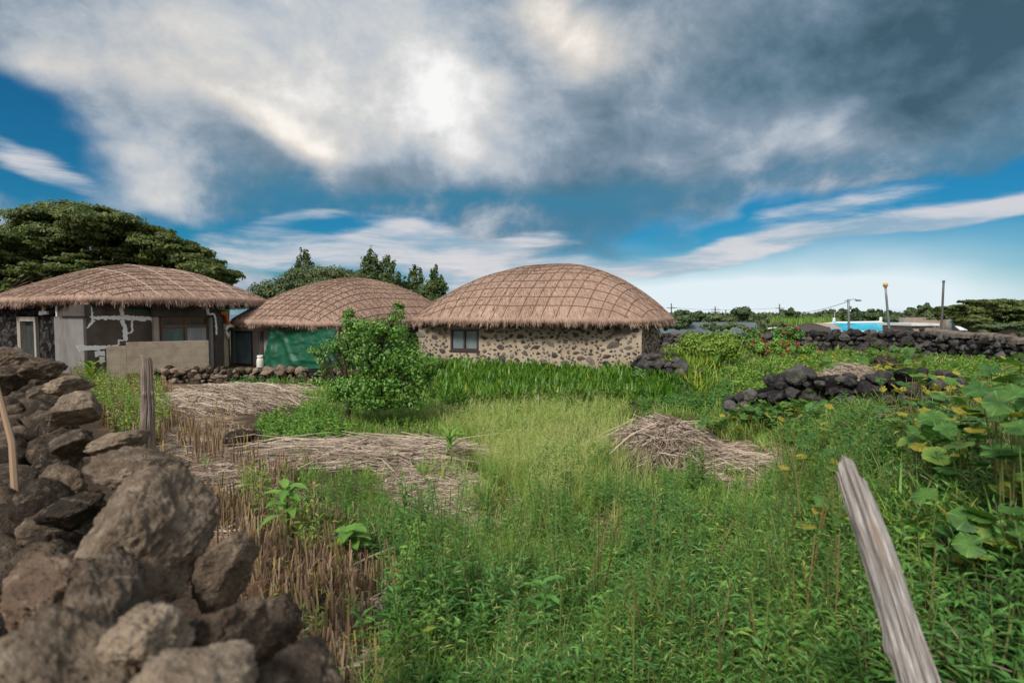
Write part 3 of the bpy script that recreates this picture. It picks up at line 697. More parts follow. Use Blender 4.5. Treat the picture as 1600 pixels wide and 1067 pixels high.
# ---- stone cottage with the domed roof
def stone_house():
    phi = R(21); C = np.array([4.22, 18.5]); D = np.array([-math.cos(phi), math.sin(phi)]); Q = np.array([math.sin(phi), math.cos(phi)])
    L, W = 8.3, 5.0; zb, zt = -.1, 1.80
    root = thing('stone_cottage', 'thatched cottage with pale mortar walls full of dark stones and one small window', 'house', (C[0] + D[0] * 4 + Q[0] * 2.5, C[1] + D[1] * 4 + Q[1] * 2.5, 0), 'thatched houses')
    front = Face(C, D, -Q); side = Face(C, Q, -D)
    a0, zt_w = front.px(704, 514); a1, zb_w = front.px(748, 548); s0, s1 = min(a0, a1), max(a0, a1)
    mb = MB()
    # front wall with the window opening left out
    front.box(mb, 0, s0, zb, zt, -.3, 0); front.box(mb, s1, L, zb, zt, -.3, 0); front.box(mb, s0, s1, zb, zb_w, -.3, 0); front.box(mb, s0, s1, zt_w, zt, -.3, 0)
    side.box(mb, .3, W, zb, zt, -.3, 0)
    bk = Face(C + Q * W, D, Q); bk.box(mb, 0, L, zb, zt, -.3, -.001)
    ls = Face(C + D * L, Q, D); ls.box(mb, .3, W - .3, zb, zt, -.3, 0)
    wall = mb.build('wall', M['mortar'], root)
    mb = MB(); r = np.random.default_rng(5)
    def inlay(face, Ls, n, hole=None):
        pts = []
        for k in range(n * 40):
            if len(pts) >= n: break
            sz = r.choice([.045, .07, .10, .14, .19], p=[.18, .26, .28, .2, .08]); a = r.uniform(.08, Ls - .06); z = r.uniform(.05, 1.8)
            if hole and hole[0] - sz - .05 < a < hole[1] + sz + .05 and hole[2] - sz - .05 < z < hole[3] + sz + .05: continue
            if any((a - p[0]) ** 2 + ((z - p[1]) * 1.2) ** 2 < (sz + p[2]) ** 2 * .95 for p in pts): continue
            pts.append((a, z, sz))
            V, F = stone_verts((sz * r.uniform(.9, 1.5), sz * r.uniform(.65, 1.0), .06), (0, 0, r.uniform(-.6, .6)), int(r.integers(1e9)), 3, 12, 2.0)
            w = np.array([face.w(a + x, z + y, d * .8 - .012) for x, y, d in V])
            mb.add(w, None, F, var=r.uniform(.1, 1), hue=.2 * (r.random() < .1))
    inlay(front, L, 420, (s0, s1, zb_w, zt_w)); inlay(side, W, 200)
    mb.build('stone_inlay', M['rock_house'], wall, smooth=False)
    win = MB(); f = .07
    for args in ((s0, s1, zt_w - f, zt_w), (s0, s1, zb_w, zb_w + f), (s0, s0 + f, zb_w + f, zt_w - f), (s1 - f, s1, zb_w + f, zt_w - f), ((s0 + s1) / 2 - .03, (s0 + s1) / 2 + .03, zb_w + f, zt_w - f)):
        front.box(win, *args, -.12, .025)
    wo = win.build('window', M['frame_dark'], root)
    for h0, h1 in ((s0 + f, (s0 + s1) / 2 - .03), ((s0 + s1) / 2 + .03, s1 - f)):
        p = MB(); front.box(p, h0, h1, zb_w + f, zt_w - f, -.08, -.05); p.build('pane', M['glass'], wo)
    p = MB(); front.box(p, s0 - .05, s1 + .05, zb_w - .05, zb_w, .0, .05); p.build('sill', M['frame_dark'], wo)
    cc = C + D * L / 2 + Q * W / 2
    thatched_roof(Roof(cc, math.atan2(-D[1], -D[0]), L / 2 + .64, W / 2 + .66, 1.98, 2.02, 4.2, 2.2, (0, 0), .55, .26), root, (.44, .32))
stone_house()

# ---- middle house whose eave corner points at the camera
MF = None
def middle_house():
    global MF
    C = np.array([-6.3, 20.0]); al = R(25); D = np.array([-math.cos(al), math.sin(al)]); Q = np.array([math.sin(al), math.cos(al)])
    W, L = 5.0, 8.6; zb, zt = -.1, 1.82
    root = thing('thatched_house', 'thatched house with a green tarp along its front, between the two other roofs', 'house', (C[0] + D[0] * 2.5 + Q[0] * 4, C[1] + D[1] * 2.5 + Q[1] * 4, 0), 'thatched houses')
    f = MF = Face(C, D, -Q); side = Face(C, Q, -D)
    d0, _ = f.px(361, 540); d1, _ = f.px(393, 540); e1, _ = f.px(406, 540); b1, _ = f.px(412, 540)
    _, zl = f.px(385, 517); _, zf = f.px(385, 579)
    mb = MB(); f.box(mb, 0, b1, zb, zt, -.3, 0); side.box(mb, .3, L, zb, zt, -.3, 0)
    bk = Face(C + Q * L, D, Q); bk.box(mb, 0, W, zb, zt, -.3, -.001); ls = Face(C + D * W, Q, D); ls.box(mb, .3, L - .3, zb, zt, -.3, 0)
    f.box(mb, d0 + .02, W, zb, zt, -.3, 0); f.box(mb, b1, d0 + .02, zl + .14, zt, -.3, -.002); f.box(mb, b1, d0 + .02, zb, zf, -.3, -.001)
    wall = mb.build('wall', M['concrete_grey'], root)
    mb = MB(); f.box(mb, b1 - .02, d0 + .1, zl, zl + .15, -.2, .09); mb.build('lintel', M['concrete'], root)
    mb = MB(); f.box(mb, b1, b1 + .09, zf, zl, -.2, .05); mb.build('door_post', M['concrete_dark'], root)
    dm = MB(); g = .07; f.box(dm, d1, d0, zf, zf + .26, -.12, -.04)
    f.box(dm, d1, d1 + g, zf + .26, zl - g, -.12, -.04); f.box(dm, d0 - g, d0, zf + .26, zl - g, -.12, -.04); f.box(dm, d1, d0, zl - g, zl, -.12, -.04)
    door = dm.build('door', M['frame_dark'], root)
    p = MB(); f.box(p, d1 + g, d0 - g, zf + .26, zl - g, -.1, -.07); p.build('pane', M['glass'], door)
    p = MB(); f.box(p, e1, d1, zf, zl, -.11, -.05); p.build('door_panel', M['frame_pale'], root)
    p = MB(); f.box(p, b1 + .09, e1, zf, zl, -.11, -.03); p.build('door_jamb', M['frame_dark'], root)
    cc = C + D * W / 2 + Q * L / 2
    thatched_roof(Roof(cc, math.atan2(Q[1], Q[0]), L / 2 + .65, W / 2 + .62, 1.93, 1.74, 3.8, 1.75, (.05, .06)), root, (.36, .36))
middle_house()

# ---- big plastered house
def plaster_house():
    C = np.array([-12.75, 17.0]); be = R(65); Q = np.array([math.cos(be), math.sin(be)]); D = np.array([-math.sin(be), math.cos(be)])
    L, W = 6.0, 5.6; zb, zt = -.1, 2.5
    root = thing('thatched_house', 'wide thatched house with brown plaster walls and white filled cracks below the big tree', 'house', (C[0] + Q[0] * 3 + D[0] * 2.5, C[1] + Q[1] * 3 + D[1] * 2.5, 0), 'thatched houses')
    f = Face(C, Q, -D); lf = Face(C, D, -Q)
    Lr = L; L = f.px(359.5, 540)[0]
    w0, zw1 = f.px(252, 496); w1, zw0 = f.px(329, 573); w0, w1 = min(w0, w1), max(w0, w1); _, zw1 = f.px(290, 495); _, zw0 = f.px(290, 574)
    g0, zg1 = f.px(205, 478); g1, zg0 = f.px(236, 487.5); o0, _ = f.px(330, 540)
    mb = MB(); f.box(mb, 0, g0, zb, zt, -.3, 0); f.box(mb, g0, g1, zb, zg0, -.3, 0); f.box(mb, g0, g1, zg1, zt, -.3, 0); f.box(mb, g1, w0, zb, zt, -.3, 0)
    f.box(mb, w0, w1, zw1, zt, -.3, 0); f.box(mb, w0, w1, zb, zw0, -.3, 0); f.box(mb, w1, L, zb, zt, -.3, 0)
    bk = Face(C + D * W, Q, D); bk.box(mb, 0, L, zb, zt, -.3, -.001); rs = Face(C + Q * L, D, Q); rs.box(mb, .3, W - .3, zb, zt, -.3, 0)
    mb.build('wall', M['plaster'], root)
    # rough stone side towards the left
    k0, _ = lf.px(83, 530); p0, zp1 = lf.px(30, 495); p1, zp0 = lf.px(61, 562)
    dl, dr = max(p0, p1), min(p0, p1)
    mb = MB(); lf.box(mb, .3, dr, zb, zt, -.3, -.02); lf.box(mb, dl, W, zb, zt, -.3, -.02); lf.box(mb, dr, dl, zp1, zt, -.3, -.02); lf.box(mb, dr, dl, zb, zp0 - .3, -.3, -.02)
    sw = mb.build('stone_wall', M['core'], root)
    mb = MB(); r = np.random.default_rng(9); 
    for k in range(420):
        a, z = r.uniform(.35, W - .1), r.uniform(.1, zt - .15); sz = r.uniform(.06, .13)
        if dr - sz - .03 < a < dl + sz + .03 and z < zp1 + sz: continue
        V, F = stone_verts((sz * 1.1, sz * .9, .07), (0, 0, r.uniform(0, 3)), int(r.integers(1e9)), 2, 6, 1.0)
        mb.add(np.array([lf.w(a + x, z + y, d * .6 - .02) for x, y, d in V]), None, F, var=r.uniform(0, .6))
    mb.build('stone_inlay', M['rock_dark'], sw)
    # side door in a pale frame
    fr = MB(); t = .17; lf.box(fr, dr - .01, dl + .01, zp1 - .14, zp1, -.2, .07); lf.box(fr, dl - t, dl + .01, zp0 - .3, zp1 - .14, -.2, .07); lf.box(fr, dr - .01, dr + .09, zp0 - .3, zp1 - .14, -.2, .07)
    dr_o = fr.build('door', M['frame_pale'], root)
    p = MB(); lf.box(p, dr + .09, dl - t, zp0 - .3, zp1 - .14, -.16, -.10); p.build('door_panel', M['glass_dark'], dr_o)
    p = MB(); lf.box(p, dr + .09 + .14, dr + .09 + .18, zp0 - .3, zp1 - .14, -.10, -.07); p.build('door_rail', M['metal_grey'], dr_o)
    # lintels, shutter panel, pillars
    mb = MB(); lf.pbox(mb, 90, 476, 132, 494, -.02, .16); mb.build('lintel', M['concrete_dark'], root)
    mb = MB(); f.pbox(mb, 237, 476, 344, 494.5, 0, .14); mb.build('lintel', M['concrete_dark'], root)
    mb = MB(); lf.pbox(mb, 84, 495, 133, 590, -.02, .06); mb.build('shutter', M['panel'], root)
    mb = MB(); f.pbox(mb, 240, 495.5, 251, 590, 0, .1); mb.build('pillar', M['concrete'], root)
    mb = MB(); f.pbox(mb, 328.5, 495.5, 335, 590, 0, .1); mb.build('pillar', M['concrete_grey'], root)
    mb = MB(); f.pbox(mb, 335.5, 487, 349, 590, 0, .2); mb.build('pillar', M['concrete_dark'], root)
    mb = MB(); f.pbox(mb, 349.5, 505, 358, 590, 0, .12); mb.build('pillar', M['concrete'], root)
    # wide sliding window
    _, zt_ = f.px(290, 509.5, -.1); wm = (w0 + w1) / 2; b = .07; wn = MB()
    f.box(wn, w0, w1, zw1 - b, zw1, -.18, -.04); f.box(wn, w0, w1, zw0, zw0 + b, -.18, -.04); f.box(wn, w0, w0 + b, zw0 + b, zw1 - b, -.18, -.04); f.box(wn, w1 - b, w1, zw0 + b, zw1 - b, -.18, -.04)
    f.box(wn, w0 + b, w1 - b, zt_ - .05, zt_ + .05, -.17, -.03); f.box(wn, wm - .05, wm + .05, zw0 + b, zt_ - .05, -.17, -.035); f.box(wn, wm - .02, wm + .02, zt_ + .05, zw1 - b, -.17, -.06)
    wo = wn.build('window', M['frame_brown'], root)
    for (x0, x1, z0, z1, mm) in ((w0 + b, wm - .05, zw0 + b, zt_ - .05, 'glass'), (wm + .05, w1 - b, zw0 + b, zt_ - .05, 'glass_pale'), (w0 + b, wm - .02, zt_ + .05, zw1 - b, 'glass_dark'), (wm + .02, w1 - b, zt_ + .05, zw1 - b, 'glass_dark')):
        p = MB(); f.box(p, x0, x1, z0, z1, -.13, -.09); p.build('pane', M[mm], wo)
    p = MB(); zmid = zg0 + (zg1 - zg0) * .45; f.box(p, g0, g1, zg0, zmid, -.12, -.03); f.box(p, g0, g1, zmid, zg1, -.26, -.2, ); vo = p.build('vent_window', M['green_paint'], root)
    # white filler over the cracks
    mb = MB(); T = .17
    for d1, (pts, w) in enumerate([([(136, 474), (139, 484), (142, 492), (146, 497), (165, 497), (190, 496), (215, 497), (238, 498), (240, 506)], [.17, .19, .17, .12, .14, .15, .14, .12, .07]),
        ([(190, 474), (190.5, 485), (191, 492)], .13), ([(190, 499), (193, 506), (196, 514), (196, 524), (195, 533)], [.12, .16, .17, .16, .13]),
        ([(147, 500), (143, 505), (136, 513)], [.12, .08, .03]), ([(123, 544), (140, 544), (160, 543), (173, 541)], [.2, .17, .13, .08]),
        ([(173, 541), (186, 539), (186, 532), (195, 532)], .05), ([(228, 500), (206.5, 500), (206, 520), (197, 521)], .06),
        ([(148, 553), (156, 552), (164, 552)], [.16, .17, .16])]):
        k = MB(); f.strip(k, pts, w, 0, .010 + .0021 * d1); k.build('crack_filler', M['caulk'], root)
    k = MB(); f.strip(k, [(160, 557), (160, 567)], .16, 0, .02); k.build('crack_filler', M['caulk'], root)
    for face, pts, w, d0, d1 in ((lf, [(87.5, 477), (87.5, 494)], .06, -.02, .175), (lf, [(66, 477), (66, 487)], .07, -.02, .06), (lf, [(60, 489), (72, 488.5)], .12, -.02, .065), (f, [(322, 477), (325, 486), (326, 492)], [.09, .12, .12], .14, .155), (f, [(326, 491), (334, 490), (337, 497), (338, 508), (338.5, 523)], .07, .2, .213)):
        k = MB(); face.strip(k, pts, w, d0, d1); k.build('crack_filler', M['caulk'], root)
    cc = C + Q * (Lr / 2 + .35) + D * (W / 2 + .05)
    thatched_roof(Roof(cc, math.atan2(Q[1], Q[0]), Lr / 2 + .85, W / 2 + .95, 2.62, 1.3, 3.4, 1.6, (.0, -.05)), root, (.40, .42), {(0, -4), (0, -1), (0, 2), (0, 4), (1, -3)})
    # drain pipe elbow and the plastic odds and ends under the eave corner
    a, z = f.px(352, 512, .25); a2, z2 = f.px(366, 512, .25)
    pts = [f.px(u, v, .26) for u, v in ((366, 511), (361, 509), (356, 510), (353, 514), (353, 519), (356, 523), (358, 528))]
    mb = MB(); tube(mb, [f.w(p[0], p[1], .26) for p in pts], .065, 10); o = mb.build('drain_pipe', M['white'], root, smooth=True)
    c = f.w(*f.px(350, 487, .25), .25); mb = MB(); f.pbox(mb, 343, 478.5, 352, 485, .2, .24); f.pbox(mb, 352.5, 483, 359, 492, .22, .26)
    b = thing('plastic_bundle', 'orange and teal plastic scraps tucked under the eave beside the drain pipe', 'plastic scrap', c)
    mb.build('teal_sheet', M['teal'], b)
    mb = MB(); P = [f.px(u, v, .28) for u, v in ((345, 487), (352, 486), (356, 491), (357, 499), (360, 505), (356, 508), (354, 500), (352, 492), (346, 491))]
    Pn = np.array(P); k = len(Pn); A = [f.w(p[0], p[1], .245) for p in Pn]; B = [f.w(p[0], p[1], .31) for p in Pn]
    cA = np.mean(A, 0); cB = np.mean(B, 0) ; ii = np.arange(k); jn = (ii + 1) % k
    mb.add(A + B + [cA, cB], np.stack([ii, jn, jn + k, ii + k], -1), np.concatenate([np.stack([jn, ii, np.full(k, 2 * k)], -1), np.stack([ii + k, jn + k, np.full(k, 2 * k + 1)], -1)]))
    mb.build('orange_sheet', M['orange'], b)
plaster_house()

# ------------------------------------------------------------------ green tarp hung under the middle eave
def tarp():
    f = MF; n, m = 70, 40; V = []
    for j in range(m + 1):
        for i in range(n + 1):
            s, t = i / n, j / m
            u = (424 - 13 * t ** 1.3) * (1 - s) + 524 * s; v = 514 * (1 - t) + (577 - 2 * s) * t
            V.append(f.px(u, v, .34))
    V = np.array(V); S = np.tile(np.linspace(0, 1, n + 1), m + 1); Tt = np.repeat(np.linspace(0, 1, m + 1), n + 1)
    d = .34 + .06 * np.sin(S * 16 + 2.4 * Tt) * (.3 + Tt * .7) * (1 - .4 * S) + .10 * np.exp(-((S - .10 - .42 * Tt) / .045) ** 2) * (1 - Tt * .5) + .07 * np.exp(-((S - .02 - .14 * Tt) / .03) ** 2)
    d = d + .16 * (fbm(np.stack([S * 5, Tt * 3, 0 * S], -1), 3, 4) - .5) + .10 * np.abs(fbm(np.stack([S * 9 + Tt * 3, Tt * 5 - S * 3, 0 * S], -1), 13, 2) - .5) + .12 * Tt ** 2
    d = d + .05 * np.exp(-((Tt - .72 - .12 * S) / .05) ** 2) * sst(.3, .5, S)
    W = np.array([f.w(a, z, q) for (a, z), q in zip(V, d)])
    i = (np.arange(m)[:, None] * (n + 1) + np.arange(n)[None]).ravel(); mb = MB(); mb.add(W, np.stack([i, i + 1, i + n + 2, i + n + 1], -1))
    o = mb.build('tarp', M['tarp'], loc=W.mean(0) * [1, 1, 0], smooth=True); tag(o, 'crumpled green tarp hung under the thatched eave', 'tarp')
tarp()
def gas_bottle():
    f = MF; s, z = f.px(407, 577, .55); P = np.array(f.w(s, .1, .55)); root = thing('gas_bottle', 'white gas bottle standing between the door and the green tarp', 'gas bottle', P)
    mb = MB(); lathe(mb, P, [(0, .0), (.12, 0), (.13, .03), (.13, .30), (.11, .38), (.05, .42), (0, .425)], 20); mb.build('bottle_body', M['white'], root, smooth=True)
    mb = MB(); lathe(mb, P + [0, 0, .40], [(.10, 0), (.11, .02), (.11, .1), (.09, .1), (.09, .02)], 16); mb.build('collar', M['white'], root, smooth=True)
    mb = MB(); lathe(mb, P + [0, 0, .42], [(0, 0), (.025, 0), (.025, .07), (.0, .07)], 10); mb.build('valve', M['orange'], root)
gas_bottle()
def block_wall():
    P0 = at(166, 545, 15.9); P1 = at(326, 545, 17.4); f = Face(P0[:2], (P1 - P0)[:2], (0, -1)); L = np.hypot(*(P1 - P0)[:2])
    def bx(mb, a0, a1, z0, z1):
        k = MB(); f.box(k, a0, a1, z0, z1, -.15, 0); V = k.V[0]; s_ = np.array([a0, a1, a1, a0, a0, a1, a1, a0]); z_ = V[:, 2]
        mb.add(V, k.F4[0], aux=s_, aux2=z_)
    st, _ = f.px(197, 540); mb = MB(); _, z1 = f.px(182, 541); _, z2 = f.px(260, 533.5); _, zb = f.px(260, 581)
    bx(mb, 0, st, .0, z1); bx(mb, st + .004, L, zb, z2); 
    o = mb.build('block_wall', M['block'], loc=(*((P0 + P1) / 2)[:2], 0)); tag(o, 'low tan concrete block wall standing in front of the wide window', 'wall')
block_wall()

# ------------------------------------------------------------------ dry stone walls
def stone_rows(path, hts, th, sz, seed, base=None, jit=.25):
    """positions of stones for a dry wall along a ground path; hts = height at each path point"""
    r = np.random.default_rng(seed); path = np.array(path, float); seg = np.linalg.norm(np.diff(path, axis=0), axis=1); Ls = np.concatenate([[0], np.cumsum(seg)]); out = []
    N = max(2, int(Ls[-1] / (sz * 1.55)))
    hmax = max(hts); rows = max(1, int(hmax / (sz * 1.25)))
    for k in range(rows + 1):
        for i in range(N + 1):
            for side in (-1, 1):
                l = np.clip((i + .5 * (k % 2) + r.uniform(-jit, jit)) * Ls[-1] / N, 0, Ls[-1]); x, y = np.interp(l, Ls, path[:, 0]), np.interp(l, Ls, path[:, 1]); h = np.interp(l, Ls, hts) * r.uniform(.9, 1.08)
                j = min(np.searchsorted(Ls, l, 'right') - 1, len(seg) - 1); d = (path[j + 1] - path[j]) / seg[j]; nx, ny = -d[1], d[0]
                zz = k * sz * 1.25 + sz * .4
                if zz > h: continue
                s = sz * r.choice([.6, .8, 1.0, 1.3, 1.55], p=[.2, .25, .25, .2, .1]) * r.uniform(.9, 1.1); off = side * (th / 2 - sz * .45) * r.uniform(.75, 1.1)
                px, py = x + nx * off, y + ny * off
                out.append((np.array([px, py, gz(px, py) + zz + r.uniform(-.03, .03)]), (s * r.uniform(.85, 1.25), s * r.uniform(.8, 1.1), s * r.uniform(.65, .9)), (r.uniform(-.4, .4), r.uniform(-.4, .4), r.uniform(0, 6)), int(r.integers(1e9))))
    return out
def dry_wall(name, label, path, hts, th, sz, seed, mat, sub=2, npart=90, group='dry stone walls', core=True, cap=None):
    st = stone_rows(path, hts, th, sz, seed); path = np.array(path, float); mid = path.mean(0)
    root = thing(name, label, 'wall', (mid[0], mid[1], gz(mid[0], mid[1])), group)
    st.sort(key=lambda q: q[0][1])                    # the face towards the field first
    mb = MB()
    for i, (c, s, rot, sd) in enumerate(st):
        if i < npart:
            k = MB(); stone(k, c, s, rot, sd, sub + 1); k.build('stone', mat, root)
        else: stone(mb, c, s, rot, sd, sub)
    if mb.n: mb.build('rubble_stones', mat, root)['kind'] = 'stuff'
    if core:
        mb = MB(); 
        for j in range(len(path) - 1):
            a, b = path[j], path[j + 1]; d = (b - a) / np.linalg.norm(b - a); n = np.array([-d[1], d[0]]) * th * .26; P = []
            for z in (0, 1):
                for q, h in ((a - n, hts[j]), (b - n, hts[j + 1]), (b + n, hts[j + 1]), (a + n, hts[j])): P.append((q[0], q[1], gz(q[0], q[1]) - .1 if z == 0 else gz(q[0], q[1]) + h * .86))
            box8(mb, P)
        mb.build('rubble_core', M['core'], root)
    if cap:
        mb = MB(); r = np.random.default_rng(seed + 5)
        seg = np.linalg.norm(np.diff(path, axis=0), axis=1); Ls = np.concatenate([[0], np.cumsum(seg)])
        n = int(Ls[-1] / .16); P = []
        for i in range(n + 1):
            l = Ls[-1] * i / n; x, y, h = np.interp(l, Ls, path[:, 0]), np.interp(l, Ls, path[:, 1]), np.interp(l, Ls, hts); P.append((x, y, gz(x, y) + h + cap + r.normal(0, .015)))
        P = np.array(P); T = nrm(np.gradient(P[:, :2], axis=0)); Nn = np.stack([-T[:, 1], T[:, 0]], -1); V = []
        prof = [(-.55, -.14), (-.5, .0), (-.3, .06), (0, .08), (.3, .06), (.5, .0), (.55, -.14)]
        for i in range(len(P)):
            for a, z in prof:
                V.append((*(P[i, :2] + Nn[i] * a * th * r.uniform(.9, 1.1)), P[i, 2] + z + r.normal(0, .01)))
        m = len(prof); i = (np.arange(len(P) - 1)[:, None] * m + np.arange(m - 1)[None]).ravel(); mb.add(V, np.stack([i, i + 1, i + m + 1, i + m], -1), var=.7)
        mb.build('coping', M['coping'], root)
    return root
M['coping'] = plain('cement_coping', (.20, .165, .135), .95, .1, 0, .3, 6, .8, (.11, .09, .075))
def wall_px(name, label, pts, th, sz, seed, mat, **k):
    """pts: (u, v of the wall top, depth)"""
    P = [at(u, v, Y) for u, v, Y in pts]
    return dry_wall(name, label, [p[:2] for p in P], [max(.15, p[2] - float(gz(p[0], p[1]))) for p in P], th, sz, seed, mat, **k)
wall_px('stone_wall', 'long dark stone wall behind the red flowers, running from the stone cottage to the bend', [(1015, 524, 29), (1150, 523, 28.5), (1300, 519, 26.5), (1400, 516, 25), (1445, 513, 24)], .5, .19, 1, M['rock_dark'])
wall_px('stone_wall', 'dark stone wall with a flat cement top, running forward along the edge of the pumpkin field', [(1448, 515, 24), (1530, 523, 21), (1640, 536, 17.5), (1900, 566, 12)], .5, .15, 2, M['rock_dark'], cap=.02)
wall_px('stone_wall', 'low stone wall with a lumpy cement top below the green tarp', [(228, 578, 16.4), (340, 577, 16.9), (440, 577, 17.0), (530, 577, 17.2)], .36, .12, 3, M['rock'], cap=.0)
wall_px('stone_wall', 'short dark stone wall end with rounded stones at the corner of the stone cottage', [(995, 556, 16.4), (1050, 560, 15.6), (1080, 572, 15.2), (1102, 592, 14.8)], .5, .17, 4, M['rock_dark'])
wall_px('stone_wall', 'tumbled dark stone wall under dry straw in the middle of the right field', [(1135, 622, 11.4), (1180, 606, 11.2), (1222, 592, 11.0), (1240, 578, 10.9), (1268, 578, 10.8), (1290, 594, 10.6), (1330, 590, 10.4), (1400, 586, 10.0), (1490, 580, 9.8)], .55, .145, 5, M['rock_dark'])

# ---- near field wall on the left: hand placed top stones over a rubble body
def near_wall():
    root = thing('field_wall', 'rough brown field stone wall running away along the stubble field', 'wall', (-2.2, 3.2, float(gz(-2.2, 3.2))), 'dry stone walls')
    tops = [  # u, v (centre), depth, half sizes along wall / across / up, yaw, var, hue
        (225, 1005, .98, (.085, .075, .06), .5, 1.0, 0), (340, 1000, 1.1, (.085, .11, .085), .9, .45, .0), (165, 985, 1.15, (.36, .085, .10), .62, .40, 0), (60, 1085, .85, (.16, .12, .07), .6, .6, 0),
        (300, 1075, .82, (.11, .08, .05), .3, .95, 0), (470, 1065, 1.0, (.10, .07, .055), .3, .3, 0), (400, 985, 1.3, (.09, .09, .09), 1.2, .3, 0),
        (225, 838, 1.66, (.31, .19, .145), .35, .72, 0), (85, 915, 1.42, (.28, .10, .09), .75, .5, .12), (348, 890, 1.66, (.06, .10, .11), .7, .5, 0),
        (222, 733, 2.4, (.21, .17, .07), .3, .6, 0), (110, 800, 2.15, (.16, .11, .08), .6, .15, 0),
        (190, 692, 3.0, (.18, .15, .065), .2, .85, 0), (115, 693, 3.05, (.17, .13, .09), .7, .3, 0), (120, 640, 3.75, (.24, .19, .115), .4, .75, 0),
        (112, 603, 4.8, (.26, .2, .085), .3, .85, 0), (70, 577, 5.9, (.28, .22, .12), .6, .45, 0), (10, 592, 5.9, (.22, .2, .17), .2, .3, 0), (20, 560, 7.0, (.3, .26, .16), .4, .6, 0), (-60, 555, 8.4, (.3, .3, .22), .4, .3, 0), (-120, 548, 9.8, (.35, .3, .22), .4, .5, 0)]
    for i, (u, v, Y, s, yaw, var, hue) in enumerate(tops):
        k = MB(); stone(k, at(u, v, Y), s, (rng.uniform(-.25, .25), rng.uniform(-.25, .25), PI / 2 + yaw), 500 + i, 6 if Y < 2.5 else 5, var, hue, rough=1.12)
        k.build('stone', M['rock'], root, smooth=True)
    # body of the wall below the top stones
    r = np.random.default_rng(77); P0 = np.array([-.45, .62]); D = nrm(np.array([-.639, .769])); Nn = np.array([-D[1], D[0]]); Nn = -Nn if Nn[0] > 0 else Nn
    mb = MB(); cnt = 0
    for k, z in enumerate((1.14, .93, .71, .5, .28)):
        for l in np.arange(-1.2, 11.5, .34):
            for o in (.02, .26, .46):
                p = P0 + D * (l + r.uniform(-.08, .08)) + Nn * (o + r.uniform(-.05, .05) - .03 * k * (1 if o < .2 else 0)); s = r.uniform(.12, .17)
                c = np.array([*p, z + r.uniform(-.04, .04) - (.0, .10, .26)[(.02, .26, .46).index(o)]])
                if c[1] < .85 and z > 1.1: continue
                args = (c, (s * 1.15, s, s * .85), (r.uniform(-.4, .4), r.uniform(-.4, .4), r.uniform(0, 6)), 900 + cnt); cnt += 1
                if o < .2 and 1 < l < 5 and k < 4 and cnt % 1 == 0:
                    kk = MB(); stone(kk, *args, 5, r.uniform(0, .55), rough=1.1); kk.build('stone', M['rock'], root, smooth=True)
                else: stone(mb, *args, 3, r.uniform(0, .5), rough=1.2)
    mb.build('rubble_stones', M['rock'], root, smooth=True)['kind'] = 'stuff'
near_wall()
